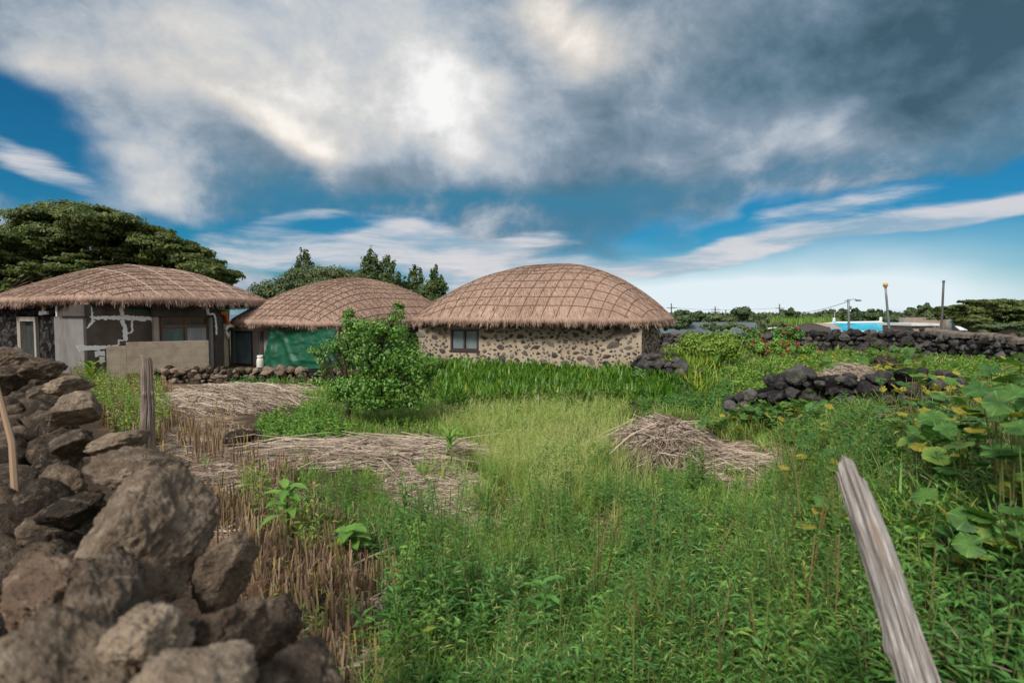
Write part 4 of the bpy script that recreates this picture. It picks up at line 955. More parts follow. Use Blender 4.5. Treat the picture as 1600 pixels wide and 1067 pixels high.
# ------------------------------------------------------------------ wooden posts
def wood_post(name, label, pts, rads, mat, seed, jag=.05, hollow=True):
    pts = np.array(pts, float); base = pts[0]; r = np.random.default_rng(seed); n, m = 96, 110
    s = np.linspace(0, 1, m); P = np.stack([np.interp(s, np.linspace(0, 1, len(pts)), pts[:, k]) for k in range(3)], -1); rad = np.interp(s, np.linspace(0, 1, len(rads)), rads)
    Lg = np.linalg.norm(pts[-1] - pts[0]); P[:, :2] += .012 * (fbm(np.stack([s * 3, 0 * s, 0 * s + seed], -1), 2, 2)[:, None] - .5) * np.array([1, .6])
    T = nrm(np.gradient(P, axis=0)); ref = np.array([1.0, 0, 0]); B = nrm(np.cross(T, ref)); A = np.cross(B, T)
    th = np.arange(n) * 2 * PI / n; tw = s[:, None] * .5
    TH = th[None] + tw; dc = np.array([.25, -1, 0]); thc = math.atan2(B[-1] @ dc, A[-1] @ dc)
    g = fbm(np.stack([np.cos(TH) * 2.6, np.sin(TH) * 2.6, np.broadcast_to(s[:, None] * Lg * 1.4, TH.shape)], -1), seed, 3)
    g2_ = fbm(np.stack([np.cos(TH) * 8, np.sin(TH) * 8, np.broadcast_to(s[:, None] * Lg * 2.2, TH.shape)], -1), seed + 3, 2)
    rr = rad[:, None] * (1 + .5 * (g - .5) + .22 * (g2_ - .5))
    for k in range(3):        # knots
        kt, ka = r.uniform(.5, .95), r.uniform(0, 2 * PI); d = np.exp(-((s[:, None] - kt) / .025) ** 2 - ((np.angle(np.exp(1j * (TH - ka)))) / .35) ** 2); rr = rr * (1 + .22 * d)
    ck = np.zeros_like(TH)
    for ca, s0, s1, wd in ((thc + .25, .0, .90, .09), (thc - .45, .35, .8, .05), (thc + .9, .1, .7, .06), (thc - .9, .5, 1.0, .05)):
        cw = np.exp(-(np.angle(np.exp(1j * (TH - ca - .25 * (fbm(np.stack([s * 6, 0 * s, 0 * s + ca], -1), seed, 2)[:, None] - .5)))) / wd) ** 2) * (sst(s0, s0 + .08, s) * (1 - sst(s1 - .1, s1, s)))[:, None]; ck = np.maximum(ck, cw)
    hol = np.exp(-((s[:, None] - .985) / .045) ** 2 - (np.angle(np.exp(1j * (TH - thc - .45))) / .42) ** 2) * (1.0 if hollow else 0)
    rr = rr * (1 - .16 * ck) * (1 - .5 * hol); ck = np.maximum(ck, np.clip(hol * 1.5 - .2, 0, 1))
    V = P[:, None] + rr[..., None] * (np.cos(TH)[..., None] * A[:, None] + np.sin(TH)[..., None] * B[:, None])
    top = jag * ((fbm(np.stack([np.cos(th) * 1.3, np.sin(th) * 1.3, 0 * th], -1), seed + 8, 3) - .45) * 1.3 + .7 * np.cos(th - thc + 1.0))
    w = np.clip((s - .80) / .2, 0, 1) ** 1.0
    V = V + T[:, None] * (w[:, None] * top[None])[..., None]
    i = np.arange(m - 1)[:, None] * n; j = np.arange(n)[None]; j2 = (j + 1) % n
    q = np.stack([i + j, i + j2, i + n + j2, i + n + j], -1).reshape(-1, 4)
    V = V.reshape(-1, 3); rim = V[-n:]; cen = rim.mean(0)
    r2 = cen + (rim - cen) * .72 - T[-1] * .004; dp = .05 if hollow else .004; r3 = cen + (rim - cen) * .5 - T[-1] * dp; tip = (cen - T[-1] * dp * 1.3)[None]
    b = m * n; V = np.concatenate([V, r2, r3, tip]); jj = np.arange(n); k2 = (jj + 1) % n
    q = np.concatenate([q, np.stack([b - n + jj, b - n + k2, b + k2, b + jj], -1), np.stack([b + jj, b + k2, b + n + k2, b + n + jj], -1)])
    t = np.stack([b + n + jj, b + n + k2, np.full(n, b + 2 * n)], -1)
    aux = np.concatenate([np.broadcast_to(th, (m, n)).ravel(), th, th, [0]]); aux2 = np.concatenate([np.broadcast_to(s[:, None] * Lg * 4, (m, n)).ravel(), np.full(2 * n + 1, Lg * 4)])
    mb = MB(); mb.add(V, q, t, aux=aux + seed, aux2=aux2, hue=np.concatenate([ck.ravel() * .85, np.full(n, .5), np.full(n + 1, .95)]))
    o = mb.build(name, mat, loc=base, smooth=True); tag(o, label, 'post', 'weathered wooden posts'); return o
b0 = at(1462, 1150, 1.42); t0 = at(1332, 752, 1.72); dr = (b0 - t0) / np.linalg.norm(b0 - t0); low = t0 + dr * 1.5
wood_post('wooden_post', 'leaning silver grey driftwood post with a split hollow top among the pumpkin leaves', [low, b0, (b0 + t0) / 2 + np.array([.004, 0, 0]), t0], [.058, .050, .043, .038], M['driftwood'], 3, .075)
wp = at(228, 640, 7.0); wt = at(228.5, 560, 7.0); wp[2] = gz(wp[0], wp[1]) - .1
wood_post('wooden_post', 'upright old grey wooden post in dry stubble beside the rough field wall', [wp, (wp + wt) / 2 + np.array([.015, 0, 0]), wt], [.082, .073, .062], M['post_wood'], 8, .05, False)

# ------------------------------------------------------------------ trees
def crown_points(blobs, n, r, cr=(.16, .36), per=55, flat=True):
    """leaf positions in clumps over the blobs: returns P, outward normal"""
    vol = np.array([b[3] * b[4] * b[5] for b in blobs]) ** (2 / 3); cnt = np.maximum(3, (vol / vol.sum() * n)).astype(int); Ps, Ns = [], []
    for b, k in zip(blobs, cnt):
        c, rad = np.array(b[:3]), np.array(b[3:6]); kc = max(5, int(k / per)); cd = nrm(r.normal(size=(kc, 3))); cd[:, 2] = np.abs(cd[:, 2]) * np.where(r.random(kc) < (.72 if flat else .55), 1, -1)
        cc = cd * r.uniform(.45, 1.0, (kc, 1)); which = r.integers(0, kc, k); crr = r.uniform(*cr, kc)[which][:, None]
        off = nrm(r.normal(size=(k, 3))) * (r.random((k, 1)) ** .4) * crr * np.array([1, 1, .7 if flat else 1.15])
        if flat: off[:, 2] = np.where(r.random(k) < .6, np.abs(off[:, 2]), off[:, 2])
        Ps.append(c + (cc[which] + off) * rad); Ns.append(nrm(nrm(off) * .8 + cd[which] * .5 + np.array([0, 0, .35])))
    return np.concatenate(Ps), np.concatenate(Ns)
def tree(name, label, base, blobs, n, leaf, mat, trunk_r, group=None, fork=.45, limbs=True, seed=0, hue=.15, cat='tree', aspect=.55, part='crown', bark='bark', cr=(.2, .42), per=55, flat=True):
    r = np.random.default_rng(seed + 100); base = np.array(base, float); root = thing(name, label, cat, base, group)
    bl = np.array([b[:3] for b in blobs]); cen = bl.mean(0); P, Nn = crown_points(blobs, n, r, cr, per, flat); k = len(P)
    # leaf lies roughly across the outward normal
    D = nrm(np.cross(Nn, r.normal(size=(k, 3)))) + np.array([0, 0, -.15]); L = leaf * r.uniform(.7, 1.35, k)
    mb = MB(); leaves(mb, P - D * L[:, None] * .5, D, L, L * aspect, r.uniform(0, 1, k) ** 1.2, (r.random(k) < hue) * r.uniform(.2, .9, k), .15, .1, U=Nn + r.normal(0, .35, (k, 3)))
    mb.build(part, mat, root)
    mb = MB(); f = base + (cen - base) * [.35, .35, fork]; wob = r.normal(0, .04, 3) * (f[2] - base[2])
    tube(mb, [base - [0, 0, .3], base, (base + f) / 2 + wob * [1, 1, 0], f], [trunk_r * 1.3, trunk_r * 1.1, trunk_r * .85, trunk_r * .7], 9)
    if limbs:
        for b in blobs:
            e = np.array(b[:3]) + np.array([0, 0, b[5] * .2]); mid = (f + e) / 2 + np.array([*r.normal(0, .06, 2) * np.linalg.norm(e - f), -.06 * np.linalg.norm(e - f)])
            tube(mb, [f - (f - base) * .12, (f + mid) / 2 + [0, 0, .02], mid, (mid + e) / 2 + r.normal(0, .04, 3) * np.linalg.norm(e - f), e], np.array([.6, .45, .34, .22, .08]) * trunk_r, 6)
            for q in range(4):
                d = nrm(r.normal(size=3)) * np.array(b[3:6]) * .8; d[2] = abs(d[2]); tube(mb, [mid, (mid + e) / 2 + d * .35, e + d * .8], np.array([.22, .15, .04]) * trunk_r, 4, False)
    mb.build('trunk', M[bark], root, smooth=True); return root
def pxblobs(lst, Y, depth=None, jit=0, seed=0):
    out = []; r = np.random.default_rng(seed)
    for (u, v, ru, rv) in lst:
        y = Y + (r.uniform(-jit, jit) if jit else 0); c = at(u, v, y); out.append((*c, ru * y / FPX, depth if depth else ru * y / FPX, rv * y / FPX))
    return out
# the spreading tree behind the plaster house
bt = at(150, 440, 30); bt[2] = gz(bt[0], bt[1])
tree('spreading_tree', 'huge spreading dark green tree with layered crown behind the wide plastered house', bt,
     pxblobs([(75, 348, 42, 24), (115, 340, 50, 20), (165, 352, 50, 24), (60, 372, 48, 20), (120, 372, 55, 20), (185, 378, 50, 22), (225, 375, 42, 24), (265, 392, 42, 24), (300, 412, 36, 24), (330, 430, 28, 18), (250, 412, 45, 16), (200, 402, 40, 12), (85, 396, 45, 12), (345, 440, 18, 10), (143, 410, 26, 10), (172, 416, 30, 9)], 30, 2.2, 2.2, 1),
     80000, .20, M['leaf_bigtree'], .38, None, .55, True, 1, .22, aspect=.5, cr=(.2, .42), per=90)
bt = at(-40, 440, 27); bt[2] = gz(bt[0], bt[1])
tree('spreading_tree', 'dark tree with low leafy boughs in front of the huge spreading tree', bt,
     pxblobs([(0, 378, 40, 22), (-45, 385, 50, 26), (25, 408, 45, 18), (85, 425, 50, 14), (35, 435, 55, 18), (-30, 425, 50, 30), (5, 460, 40, 14)], 27, 1.7, 1.2, 2), 26000, .19, M['leaf_bigtree'], .26, None, .6, True, 2, .15, per=80)
# small citrus tree in the yard
ct = ground_at(np.array([534.]), np.array([668.]))[0][0]; YC = ct[1]
cit = tree('citrus_tree', 'small bushy bright green citrus tree with a slanting trunk in the grassy yard', ct,
     pxblobs([(556, 520, 44, 22), (606, 508, 42, 22), (530, 556, 40, 30), (596, 556, 60, 40), (650, 566, 36, 34), (560, 604, 58, 26), (622, 612, 52, 28), (668, 604, 22, 26), (524, 622, 26, 14), (505, 548, 15, 8), (624, 490, 10, 9), (545, 497, 12, 10), (590, 626, 56, 12), (640, 632, 26, 9)], YC, None, .3, 3) + pxblobs([(492, 548, 16, 9), (620, 484, 13, 11), (545, 493, 14, 11), (684, 575, 16, 20), (505, 590, 18, 13), (585, 560, 40, 30), (630, 575, 40, 36), (575, 600, 50, 26)], YC, None, .4, 4),
     16500, .066, M['leaf_citrus'], .062, None, .42, True, 3, .25, aspect=.5, cr=(.26, .5), per=65, flat=False)
for i, (u, v) in enumerate([(484, 551), (509, 556), (534, 545), (560, 552), (586, 540), (548, 596), (610, 575), (640, 560), (655, 590), (602, 610), (571, 575), (630, 535)]):
    mb = MB(); V, F = ico(2); mb.add(V * [.03, .03, .028] + at(u, v, YC - .55 - .1 * (i % 3)), None, F); mb.build('fruit', M['fruit'], cit, smooth=True)
# cedars and broadleaf trees behind the middle roof
def conifer_blobs(u, vt, vb, w, Y, k=9, seed=0):
    r = np.random.default_rng(seed); out = []
    for i in range(k):
        f = (i + .6) / k; v = vt + (vb - vt) * f; ww = w * (f ** .75) * r.uniform(.75, 1.2)
        for s in (-1, 0, 1): out.append((u + s * ww * r.uniform(.3, .95), v + r.uniform(-5, 5), max(3.2, ww * r.uniform(.4, .6)), max(4, (vb - vt) / k * 1.0)))
    out.append((u, vt + 4, 2.2, 6)); return out
def back(name, label, u, blobs, Y, n, leaf, mat, tr, seed, hue=.15, grp=None):
    b = at(u, 470, Y); b[2] = gz(b[0], b[1]); return tree(name, label, b, pxblobs(blobs, Y, None, Y * .02, seed), int(n * 3.2), leaf * .62, mat, tr, grp, .6, False, seed, hue, cr=(.4, .8), per=90, flat=False)
GB = 'trees behind the thatched roofs'
back('cedar_tree', 'cedar with a ragged pointed top above the olive bushy trees', 476, conifer_blobs(476, 396, 470, 32, 46, 7, 1), 46, 1800, .34, M['leaf_conifer'], .22, 11, .2, GB)
back('cedar_tree', 'tall dense cedar with twin tops, directly above the ridge of the middle roof', 583, conifer_blobs(578, 392, 470, 40, 44, 8, 2) + conifer_blobs(606, 400, 470, 36, 44, 8, 3), 44, 4200, .34, M['leaf_conifer'], .25, 12, .15, GB)
back('cedar_tree', 'slim dark cedar in the gap between the two thatched roofs', 647, conifer_blobs(647, 417, 475, 26, 45, 8, 4), 45, 1300, .33, M['leaf_conifer'], .2, 13, .1, GB)
back('cedar_tree', 'broad pointed cedar beside the slim one, touching the domed roof of the stone cottage', 680, conifer_blobs(680, 421, 478, 34, 43, 8, 5), 43, 1900, .33, M['leaf_conifer'], .2, 14, .15, GB)
back('bushy_tree', 'low yellowish green bushy tree filling the gap by the wide plastered house', 418, [(418, 452, 20, 11), (408, 462, 18, 10), (435, 462, 18, 10)], 42, 900, .3, M['leaf_far'], .18, 15, .5, GB)
back('bushy_tree', 'rounded dark green tree standing just below the ragged cedar', 463, [(455, 440, 20, 14), (475, 432, 22, 12), (446, 455, 18, 12), (480, 448, 24, 14)], 41, 1900, .3, M['leaf_far'], .2, 16, .15, GB)
back('bushy_tree', 'flat topped olive green tree along the ridge of the middle roof', 515, [(500, 432, 22, 12), (522, 428, 22, 9), (540, 432, 18, 8), (515, 445, 32, 12)], 40, 1900, .3, M['leaf_far'], .2, 17, .45, GB)
back('bushy_tree', 'dark bush between the flat topped tree and the twin topped cedar', 556, [(553, 434, 15, 9), (565, 442, 18, 9)], 42, 700, .3, M['leaf_far'], .15, 18, .05, GB)

# ------------------------------------------------------------------ beyond the walls, on the lower land
GD = 'trees beyond the stone walls'
far = [  # u, v top, half width, v bottom, depth, name, label, hue
    (1062, 484, 22, 520, 52, 'round dark green shrub tree at the eave tip of the stone cottage', .1),
    (1092, 487, 20, 506, 70, 'dark tree on the skyline directly above the near end of the grey roof', .05),
    (1124, 492, 22, 506, 80, 'olive coloured low tree on the skyline over the middle of the grey roof', .4),
    (1164, 481, 20, 506, 72, 'tallest green tree on the skyline above the pale gable of the grey roof', .2),
    (1203, 489, 16, 512, 64, 'brownish shrubby tree between the pale gable and the dark roof', .7),
    (1233, 482, 19, 504, 78, 'dome shaped dark tree on the skyline above the dark hipped roof', .1),
    (1292, 485, 18, 506, 80, 'olive tree on the skyline just before the street lamp', .35),
    (1316, 482, 12, 506, 75, 'dark green tree right behind the street lamp', .05),
    (1337, 483, 9, 505, 90, 'narrow dark cypress-like tree just after the street lamp', .0),
    (1362, 483, 14, 505, 82, 'dark tree above the ridge of the blue roof', .1),
    (1388, 487, 14, 507, 84, 'small tree behind the pole topped with an orange ball', .2),
    (1403, 492, 20, 510, 46, 'dark layered tree at the falling end of the blue roof', .15),
    (1428, 481, 16, 506, 76, 'green tree on the skyline over the flat white roof', .1),
    (1446, 474, 13, 500, 70, 'tall ragged dark tree on the skyline before the bare pole', .05),
    (1456, 484, 20, 508, 58, 'olive round tree hard against the bare pole', .45)]
for i, (u, vt, w, vb, Y, lab, hue) in enumerate(far):
    r = np.random.default_rng(i); h = vb - vt; bl = [(u + r.uniform(-.5, .5) * w, vt + h * r.uniform(.2, .5), w * r.uniform(.45, .65), h * r.uniform(.2, .3)) for _ in range(4)] + [(u, vt + h * .2, w * .4, h * .2), (u - w * .4, vt + h * .55, w * .55, h * .3), (u + w * .4, vt + h * .6, w * .55, h * .3)]
    b = at(u, vb, Y); b[2] = min(gz(b[0], b[1]), b[2]); tree('bushy_tree', lab, b, pxblobs(bl, Y, None, Y * .02, i), 2600, Y * .0055, M['leaf_far'], Y * .004, GD, .7, False, 40 + i, hue, cr=(.35, .7), per=80, flat=False)
b = at(1555, 520, 36); b[2] = gz(b[0], b[1])
tree('spreading_tree', 'wide flat crowned green tree in front of the white roofed building', b, pxblobs([(1510, 488, 32, 11), (1545, 480, 36, 11), (1580, 484, 40, 12), (1620, 482, 40, 14), (1500, 500, 26, 8), (1540, 497, 34, 10), (1585, 497, 20, 7), (1490, 484, 14, 7), (1535, 472, 18, 5), (1655, 490, 40, 20), (1560, 508, 26, 8)], 36, 2.0, .8, 5),
     22000, .2, M['leaf_bigtree'], .25, GD, .6, True, 60, .2)
b = at(1592, 530, 30); b[2] = gz(b[0], b[1])
tree('bushy_tree', 'dark bushes in front of the white roofed building, low behind the cement topped wall', b, pxblobs([(1565, 512, 26, 9), (1600, 516, 26, 10), (1535, 514, 22, 7), (1640, 512, 30, 16)], 30, 1.2, .5, 6), 2600, .2, M['leaf_far'], .1, GD, .6, False, 61, .05)
for i, (u, v, w, h, Y, lab, hue) in enumerate([(1050, 512, 14, 12, 36, 'dark green bush low at the foot of the round shrub tree', .1), (1112, 512, 18, 9, 42, 'grey green bush in front of the near half of the grey roof', .2), (1145, 511, 20, 9, 44, 'pale olive bush in front of the far half of the grey roof', .5), (1215, 508, 20, 9, 46, 'yellowish bush beside the pale gable above the stone wall', .8), (1180, 517, 14, 6, 40, 'small leafy bush at the foot of the pale gable', .3)]):
    b = at(u, v + h, Y); b[2] = min(gz(b[0], b[1]), b[2]); tree('bush', lab, b, pxblobs([(u - w * .5, v, w * .6, h * .7), (u + w * .5, v + 1, w * .6, h * .7), (u, v - h * .3, w * .6, h * .6)], Y, None, .5, i), 1100, .24, M['leaf_far'], .08, 'bushes beyond the stone walls', .6, False, 70 + i, hue, 'bush', .55, 'foliage')
def reedbed():
    K = 4000; u = rng.uniform(1205, 1312, K); v = rng.uniform(500, 512, K); P = at(u, v, 60 + rng.uniform(-4, 4, K)); P[:, 2] -= .9
    mb = MB(); blades(mb, P, rng.uniform(.9, 1.5, K), .09, rng.uniform(0, 6.3, K), .1, .5, rng.random(K), (rng.random(K) < .2) * .6, 2)
    tag(mb.build('reeds', M['grass'], loc=(20, 60, -3)), 'tall yellow green reeds', 'reeds', kind='stuff')
reedbed()
def far_wood():
    K = 26000; u = rng.uniform(940, 1700, K); Y = rng.uniform(110, 330, K); top = 493.5 + 2.6 * fbm(np.stack([u * .05, Y * .03, 0 * u], -1), 4, 3) * 2 - 2.6; v = top + rng.random(K) ** 1.5 * 14
    P = at(u, v, 1.0); P = P * 1.0; d = P - [0, 0, CAM_H]; P = np.array([0, 0, CAM_H]) + d * Y[:, None]
    D = nrm(rng.normal(size=(K, 3)) + [0, 0, -.2]); mb = MB(); leaves(mb, P, D, Y * .0085, Y * .006, rng.random(K), (rng.random(K) < .2) * .7)
    tag(mb.build('far_woods', M['leaf_far'], loc=(60, 200, -5)), 'dark low woods along the skyline', 'woods', kind='stuff')
far_wood()
def hip_roof(mb, A, B, C_, D_, r0, r1, **k):
    mb.add([A, B, C_, D_, r0, r1], [[0, 1, 5, 4], [2, 3, 4, 5]], [[1, 2, 5], [3, 0, 4]], **k)
def far_buildings():
    # blue hipped roof with white ridge and finials
    Y = 44.; a, b = at(1258, 518, Y), at(1412, 518, Y); r0, r1 = at(1303, 505.5, Y + 3.2), at(1376, 504.5, Y + 3.2); ez = a[2]; dp = 6.4
    root = thing('hall', 'low hall with a bright blue sheet roof and white ridge beyond the stone wall', 'building', ((a[0] + b[0]) / 2, Y + dp / 2, float(gz((a[0] + b[0]) / 2, Y + dp / 2))))
    gzv = float(gz((a[0] + b[0]) / 2, Y)); A, B, C_, D_ = [np.array(q) for q in ((a[0], Y, ez), (b[0], Y, ez), (b[0], Y + dp, ez), (a[0], Y + dp, ez))]
    mb = MB(); hip_roof(mb, A, B, C_, D_, r0, r1)
    for f in np.linspace(.04, .96, 28):
        e = A + (B - A) * f; t = r0 + (r1 - r0) * np.clip((f * (b[0] - a[0]) + a[0] - r0[0]) / (r1[0] - r0[0]), 0, 1); k = min(1, min(f, 1 - f) / .29); q = e + (t - e) * k; tube(mb, [e + [0, -.01, .03], q + [0, -.01, .03]], .025, 4, False)
    roof = mb.build('roof', M['blue_roof'], root)
    mb = MB(); tube(mb, [r0 + [-.05, 0, .05], r1 + [.05, 0, .05]], .12, 6)
    for e, t in ((A, r0), (B, r1), (D_, r0), (C_, r1)): tube(mb, [e + [0, 0, .04], t + [0, 0, .05]], .09, 6)
    tube(mb, [A + [0, -.03, -.03], B + [0, -.03, -.03]], .09, 6); mb.build('ridge_trim', M['roof_white'], roof)
    for r_ in (r0, r1):
        mb = MB(); lathe(mb, r_ + [0, 0, .12], [(.0, 0), (.13, 0), (.13, .12), (.08, .18), (.13, .24), (.1, .33), (0, .37)], 12); mb.build('finial', M['roof_white'], roof, smooth=True)
    mb = MB(); box(mb, a[0] + .5, b[0] - .5, Y + .5, Y + dp - .5, gzv, ez - .03); mb.build('wall', M['gable'], root)
    # long grey roof
    Y = 50.; a, b = at(1078, 521, Y), at(1178, 521, Y); t0_, t1 = at(1078, 503.5, Y + 3), at(1181, 503.5, Y + 3); gv = float(gz(a[0] + 4, Y))
    root = thing('farm_shed', 'long shed with a grey blue pitched roof and pale gable end', 'building', ((a[0] + b[0]) / 2, Y + 3, gv))
    mb = MB(); ez = a[2]; P = lambda x, y, z: (x, y, z)
    mb.add([P(a[0] - 4, Y, ez), P(b[0], Y, ez), P(t1[0], Y + 3, t1[2]), P(t1[0] - 14, Y + 3, t1[2]), P(b[0], Y + 6, ez), P(a[0] - 4, Y + 6, ez)], [[0, 1, 2, 3], [3, 2, 4, 5]]); mb.build('roof', M['slate'], root)
    mb = MB(); mb.add([P(b[0] + .05, Y - .1, ez - .1), P(b[0] + .9, Y + 1.5, ez - .1), P(b[0] + .9, Y + 1.5, t1[2] - .9), P(t1[0] + .1, Y + 2.9, t1[2] + .02), P(b[0] + .05, Y - .1, ez)], [[0, 1, 2, 3]], [[0, 3, 4]])
    box(mb, b[0] - .06, b[0] + .0, Y + .1, Y + 5.9, gv, ez - .02); mb.build('gable_end', M['gable'], root)
    mb = MB(); box(mb, a[0] - 3.8, b[0] - .1, Y + .15, Y + 5.8, gv, ez - .03); mb.build('wall', M['gable'], root)
    # dark hipped roof
    Y = 42.; a, b = at(1238, 518, Y), at(1300, 518, Y); gv = float(gz(a[0], Y)); r0, r1 = at(1262, 505, Y + 2.5), at(1294, 505, Y + 2.5); ez = a[2]
    root = thing('farm_house', 'small house with a dark brown hipped roof beside the blue roofed hall', 'building', ((a[0] + b[0]) / 2, Y + 2.5, gv))
    mb = MB(); hip_roof(mb, np.array([a[0], Y, ez]), np.array([b[0], Y, ez]), np.array([b[0], Y + 5, ez]), np.array([a[0], Y + 5, ez]), r0, r1); rf = mb.build('roof', M['brown_roof'], root)
    mb = MB(); mb.add([r0 + [.25, -.3, .02], r1 + [0, -.3, .02], r1 + [.3, -1.6, -.42], r0 + [1.3, -1.6, -.42]], [[0, 3, 2, 1]]); mb.build('roof_sheet', M['buff'], rf)
    mb = MB(); box(mb, a[0] + .3, b[0] - .3, Y + .3, Y + 4.7, gv, ez - .02); mb.build('wall', M['buff'], root)
    # flat white roof
    Y = 40.; a, b = at(1425, 514, Y), at(1466, 505, Y); gv = float(gz(a[0], Y)); root = thing('low_shed', 'low shed with a flat white roof showing over the bend of the wall', 'building', ((a[0] + b[0]) / 2, Y + 1.5, gv))
    mb = MB(); box(mb, a[0] - .2, b[0] + .2, Y - .2, Y + 3.4, b[2] - .18, b[2]); mb.build('roof', M['roof_white'], root)
    mb = MB(); box(mb, a[0], b[0], Y, Y + 3.2, gv, b[2] - .185); mb.build('wall', M['buff'], root)
    # white roofed building at the edge
    Y = 38.; gv = float(gz(26, Y)); l, l2, m_, r_ = at(1484, 515, Y), at(1500, 497, Y), at(1548, 500, Y), at(1660, 497, Y)
    root = thing('farm_house', 'house with buff walls and a white sheet roof, half hidden by the flat crowned tree', 'building', ((l[0] + r_[0]) / 2, Y + 3, gv))
    mb = MB(); box(mb, l2[0], m_[0], Y, Y + 6, gv, l2[2]); box(mb, m_[0] + .002, r_[0], Y + .3, Y + 6, gv, m_[2] - .15); w_ = mb.build('wall', M['buff'], root)
    mb = MB(); box(mb, l[0], l2[0] - .005, Y - .15, Y + .3, gv, l2[2] + .12); mb.build('buttress', M['roof_white'], root)
    t = at(1600, 491, Y + 3); mb = MB(); e = at(1548, 501, Y - .3); mb.add([(e[0], Y - .4, e[2]), (r_[0], Y - .4, e[2]), (r_[0], Y + 3, t[2]), (e[0] + 1.2, Y + 3, t[2]), (r_[0], Y + 6.4, e[2]), (e[0], Y + 6.4, e[2])], [[0, 1, 2, 3], [3, 2, 4, 5]])
    for x in np.arange(e[0] + .3, r_[0], .5): tube(mb, [(x, Y - .41, e[2] + .02), (x + .3, Y + 2.97, t[2] + .02)], .03, 4, False)
    mb.build('roof', M['roof_white'], root)
    for u0, u1 in ((1579, 1583), (1588, 1598)):
        p0, p1 = at(u0, 506, Y + .29), at(u1, 514, Y + .29); mb = MB(); box(mb, p0[0], p1[0], Y + .22, Y + .28, p1[2], p0[2]); mb.build('window', M['orange' if u0 < 1585 else 'glass_dark'], root)
    # blue white sheet lying on the wall bend
    Y = 25.; mb = MB(); q = [at(1492, 509, Y), at(1500, 515.5, Y - .4), at(1512, 515.5, Y), at(1500, 510, Y + .4)]; mb.add(q + [p - [0, 0, .03] for p in q], [[0, 1, 2, 3], [7, 6, 5, 4], [0, 4, 5, 1], [1, 5, 6, 2], [2, 6, 7, 3], [3, 7, 4, 0]])
    tag(mb.build('plastic_sheet', M['roof_white'], loc=q[1]), 'small white plastic sheet lying behind the bend of the cement topped wall', 'sheet')
far_buildings()
def poles():
    def pole(name, label, cat, ut, vt, ub, vb, Y, r0, mat, grp=None):
        t, b = at(ut, vt, Y), at(ub, vb, Y); d = (b - t) / (t[2] - b[2]); zb = float(gz(b[0], Y)) - .2; b2 = t + d * (t[2] - zb); root = thing(name, label, cat, b2, grp)
        mb = MB(); s = np.linspace(0, 1, 6)[:, None]; tube(mb, b2 + (t - b2) * s, np.linspace(r0 * 1.25, r0, 6), 10); mb.build('pole', mat, root, smooth=True); return root, t
    r_, t = pole('ball_pole', 'slightly leaning grey metal pole topped with an orange ball beyond the stone wall', 'pole', 1383.5, 447, 1389, 512, 31, .055, M['metal_grey'])
    mb = MB(); V, F = ico(3); mb.add(V * [.13, .13, .11] + t + [0, 0, .06], None, F); mb.build('ball', M['amber'], r_, smooth=True)
    mb = MB(); lathe(mb, t - [0, 0, .08], [(.0, 0), (.09, 0), (.09, .05), (0, .06)], 12); mb.build('collar', M['metal_grey'], r_)
    r_, t = pole('bare_pole', 'plain thin dark pole leaning a little beside the flat crowned tree', 'pole', 1474.5, 439, 1471, 512, 29, .05, M['pole_dark'])
    mb = MB(); lathe(mb, t - [0, 0, .02], [(0, .05), (.06, .04), (.06, -.06), (.0, -.06)], 10); mb.build('cap', M['pole_dark'], r_)
    r_, t = pole('street_lamp', 'grey street lamp with one curved arm standing in front of the blue roof', 'street lamp', 1325.5, 467.5, 1326.5, 516, 41, .075, M['metal_grey'])
    e = at(1341, 469.5, 41); mb = MB(); tube(mb, [t - [0, 0, .25], t + (e - t) * .25 + [0, 0, .0], t + (e - t) * .7 + [0, 0, .06], e], .028, 6); mb.build('arm', M['metal_grey'], r_, smooth=True)
    mb = MB(); V, F = ico(2); mb.add(V * [.26, .1, .06] + e, None, F); mb.build('lamp_head', M['pole_dark'], r_, smooth=True)
    mb = MB(); box(mb, t[0] + .06, t[0] + .2, 40.9, 41.05, t[2] - .75, t[2] - .5); mb.build('control_box', M['metal_grey'], r_)
    mb = MB(); tube(mb, [t + [-.28, 0, -.1], t + [.0, 0, -.12]], .02, 5); mb.build('bracket', M['pole_dark'], r_)
    for i, (u, vt, vb, Y, lab) in enumerate([(1049, 474, 505, 100, 'far utility pole with a crossarm rising next to the eave of the stone cottage'), (1117.5, 479, 506, 105, 'far utility pole with two crossarms over the near half of the grey roof'), (1134, 484, 506, 130, 'small far pole without crossarms over the middle of the grey roof'), (1218, 475, 506, 105, 'far utility pole with a crossarm above the brownish tree and dark roof'), (1304, 487, 512, 70, 'short pale pole among the trees near the street lamp')]):
        r_, t = pole('utility_pole', lab, 'utility pole', u, vt, u, vb, Y, .0011 * Y * .9, M['pole_dark'] if i < 4 else M['metal_grey'], 'utility poles on the skyline')
        if i in (0, 1, 3):
            for k, z in enumerate((.55, 1.0) if i == 1 else (.8,)):
                mb = MB(); box(mb, t[0] - .85, t[0] + .85, Y - .22, Y - .14, t[2] - z - .06, t[2] - z + .06); mb.build('crossarm', M['pole_dark'], r_)
    # one sagging power line from pole to pole
    pts = [at(u, v, Y) for u, v, Y in ((1049, 480, 99.8), (1117.5, 484, 104.8), (1218, 481, 104.8), (1325.5, 471, 41.2))]
    mb = MB()
    for a, b in zip(pts[:-1], pts[1:]):
        s = np.linspace(0, 1, 14)[:, None]; L = np.linalg.norm(b - a); tube(mb, a + (b - a) * s - np.array([0, 0, 1]) * 4 * s * (1 - s) * L * .012, .02, 4, False)
    tag(mb.build('power_line', M['pole_dark'], loc=pts[1]), 'thin sagging power line strung between the far poles and the street lamp', 'power line')
poles()
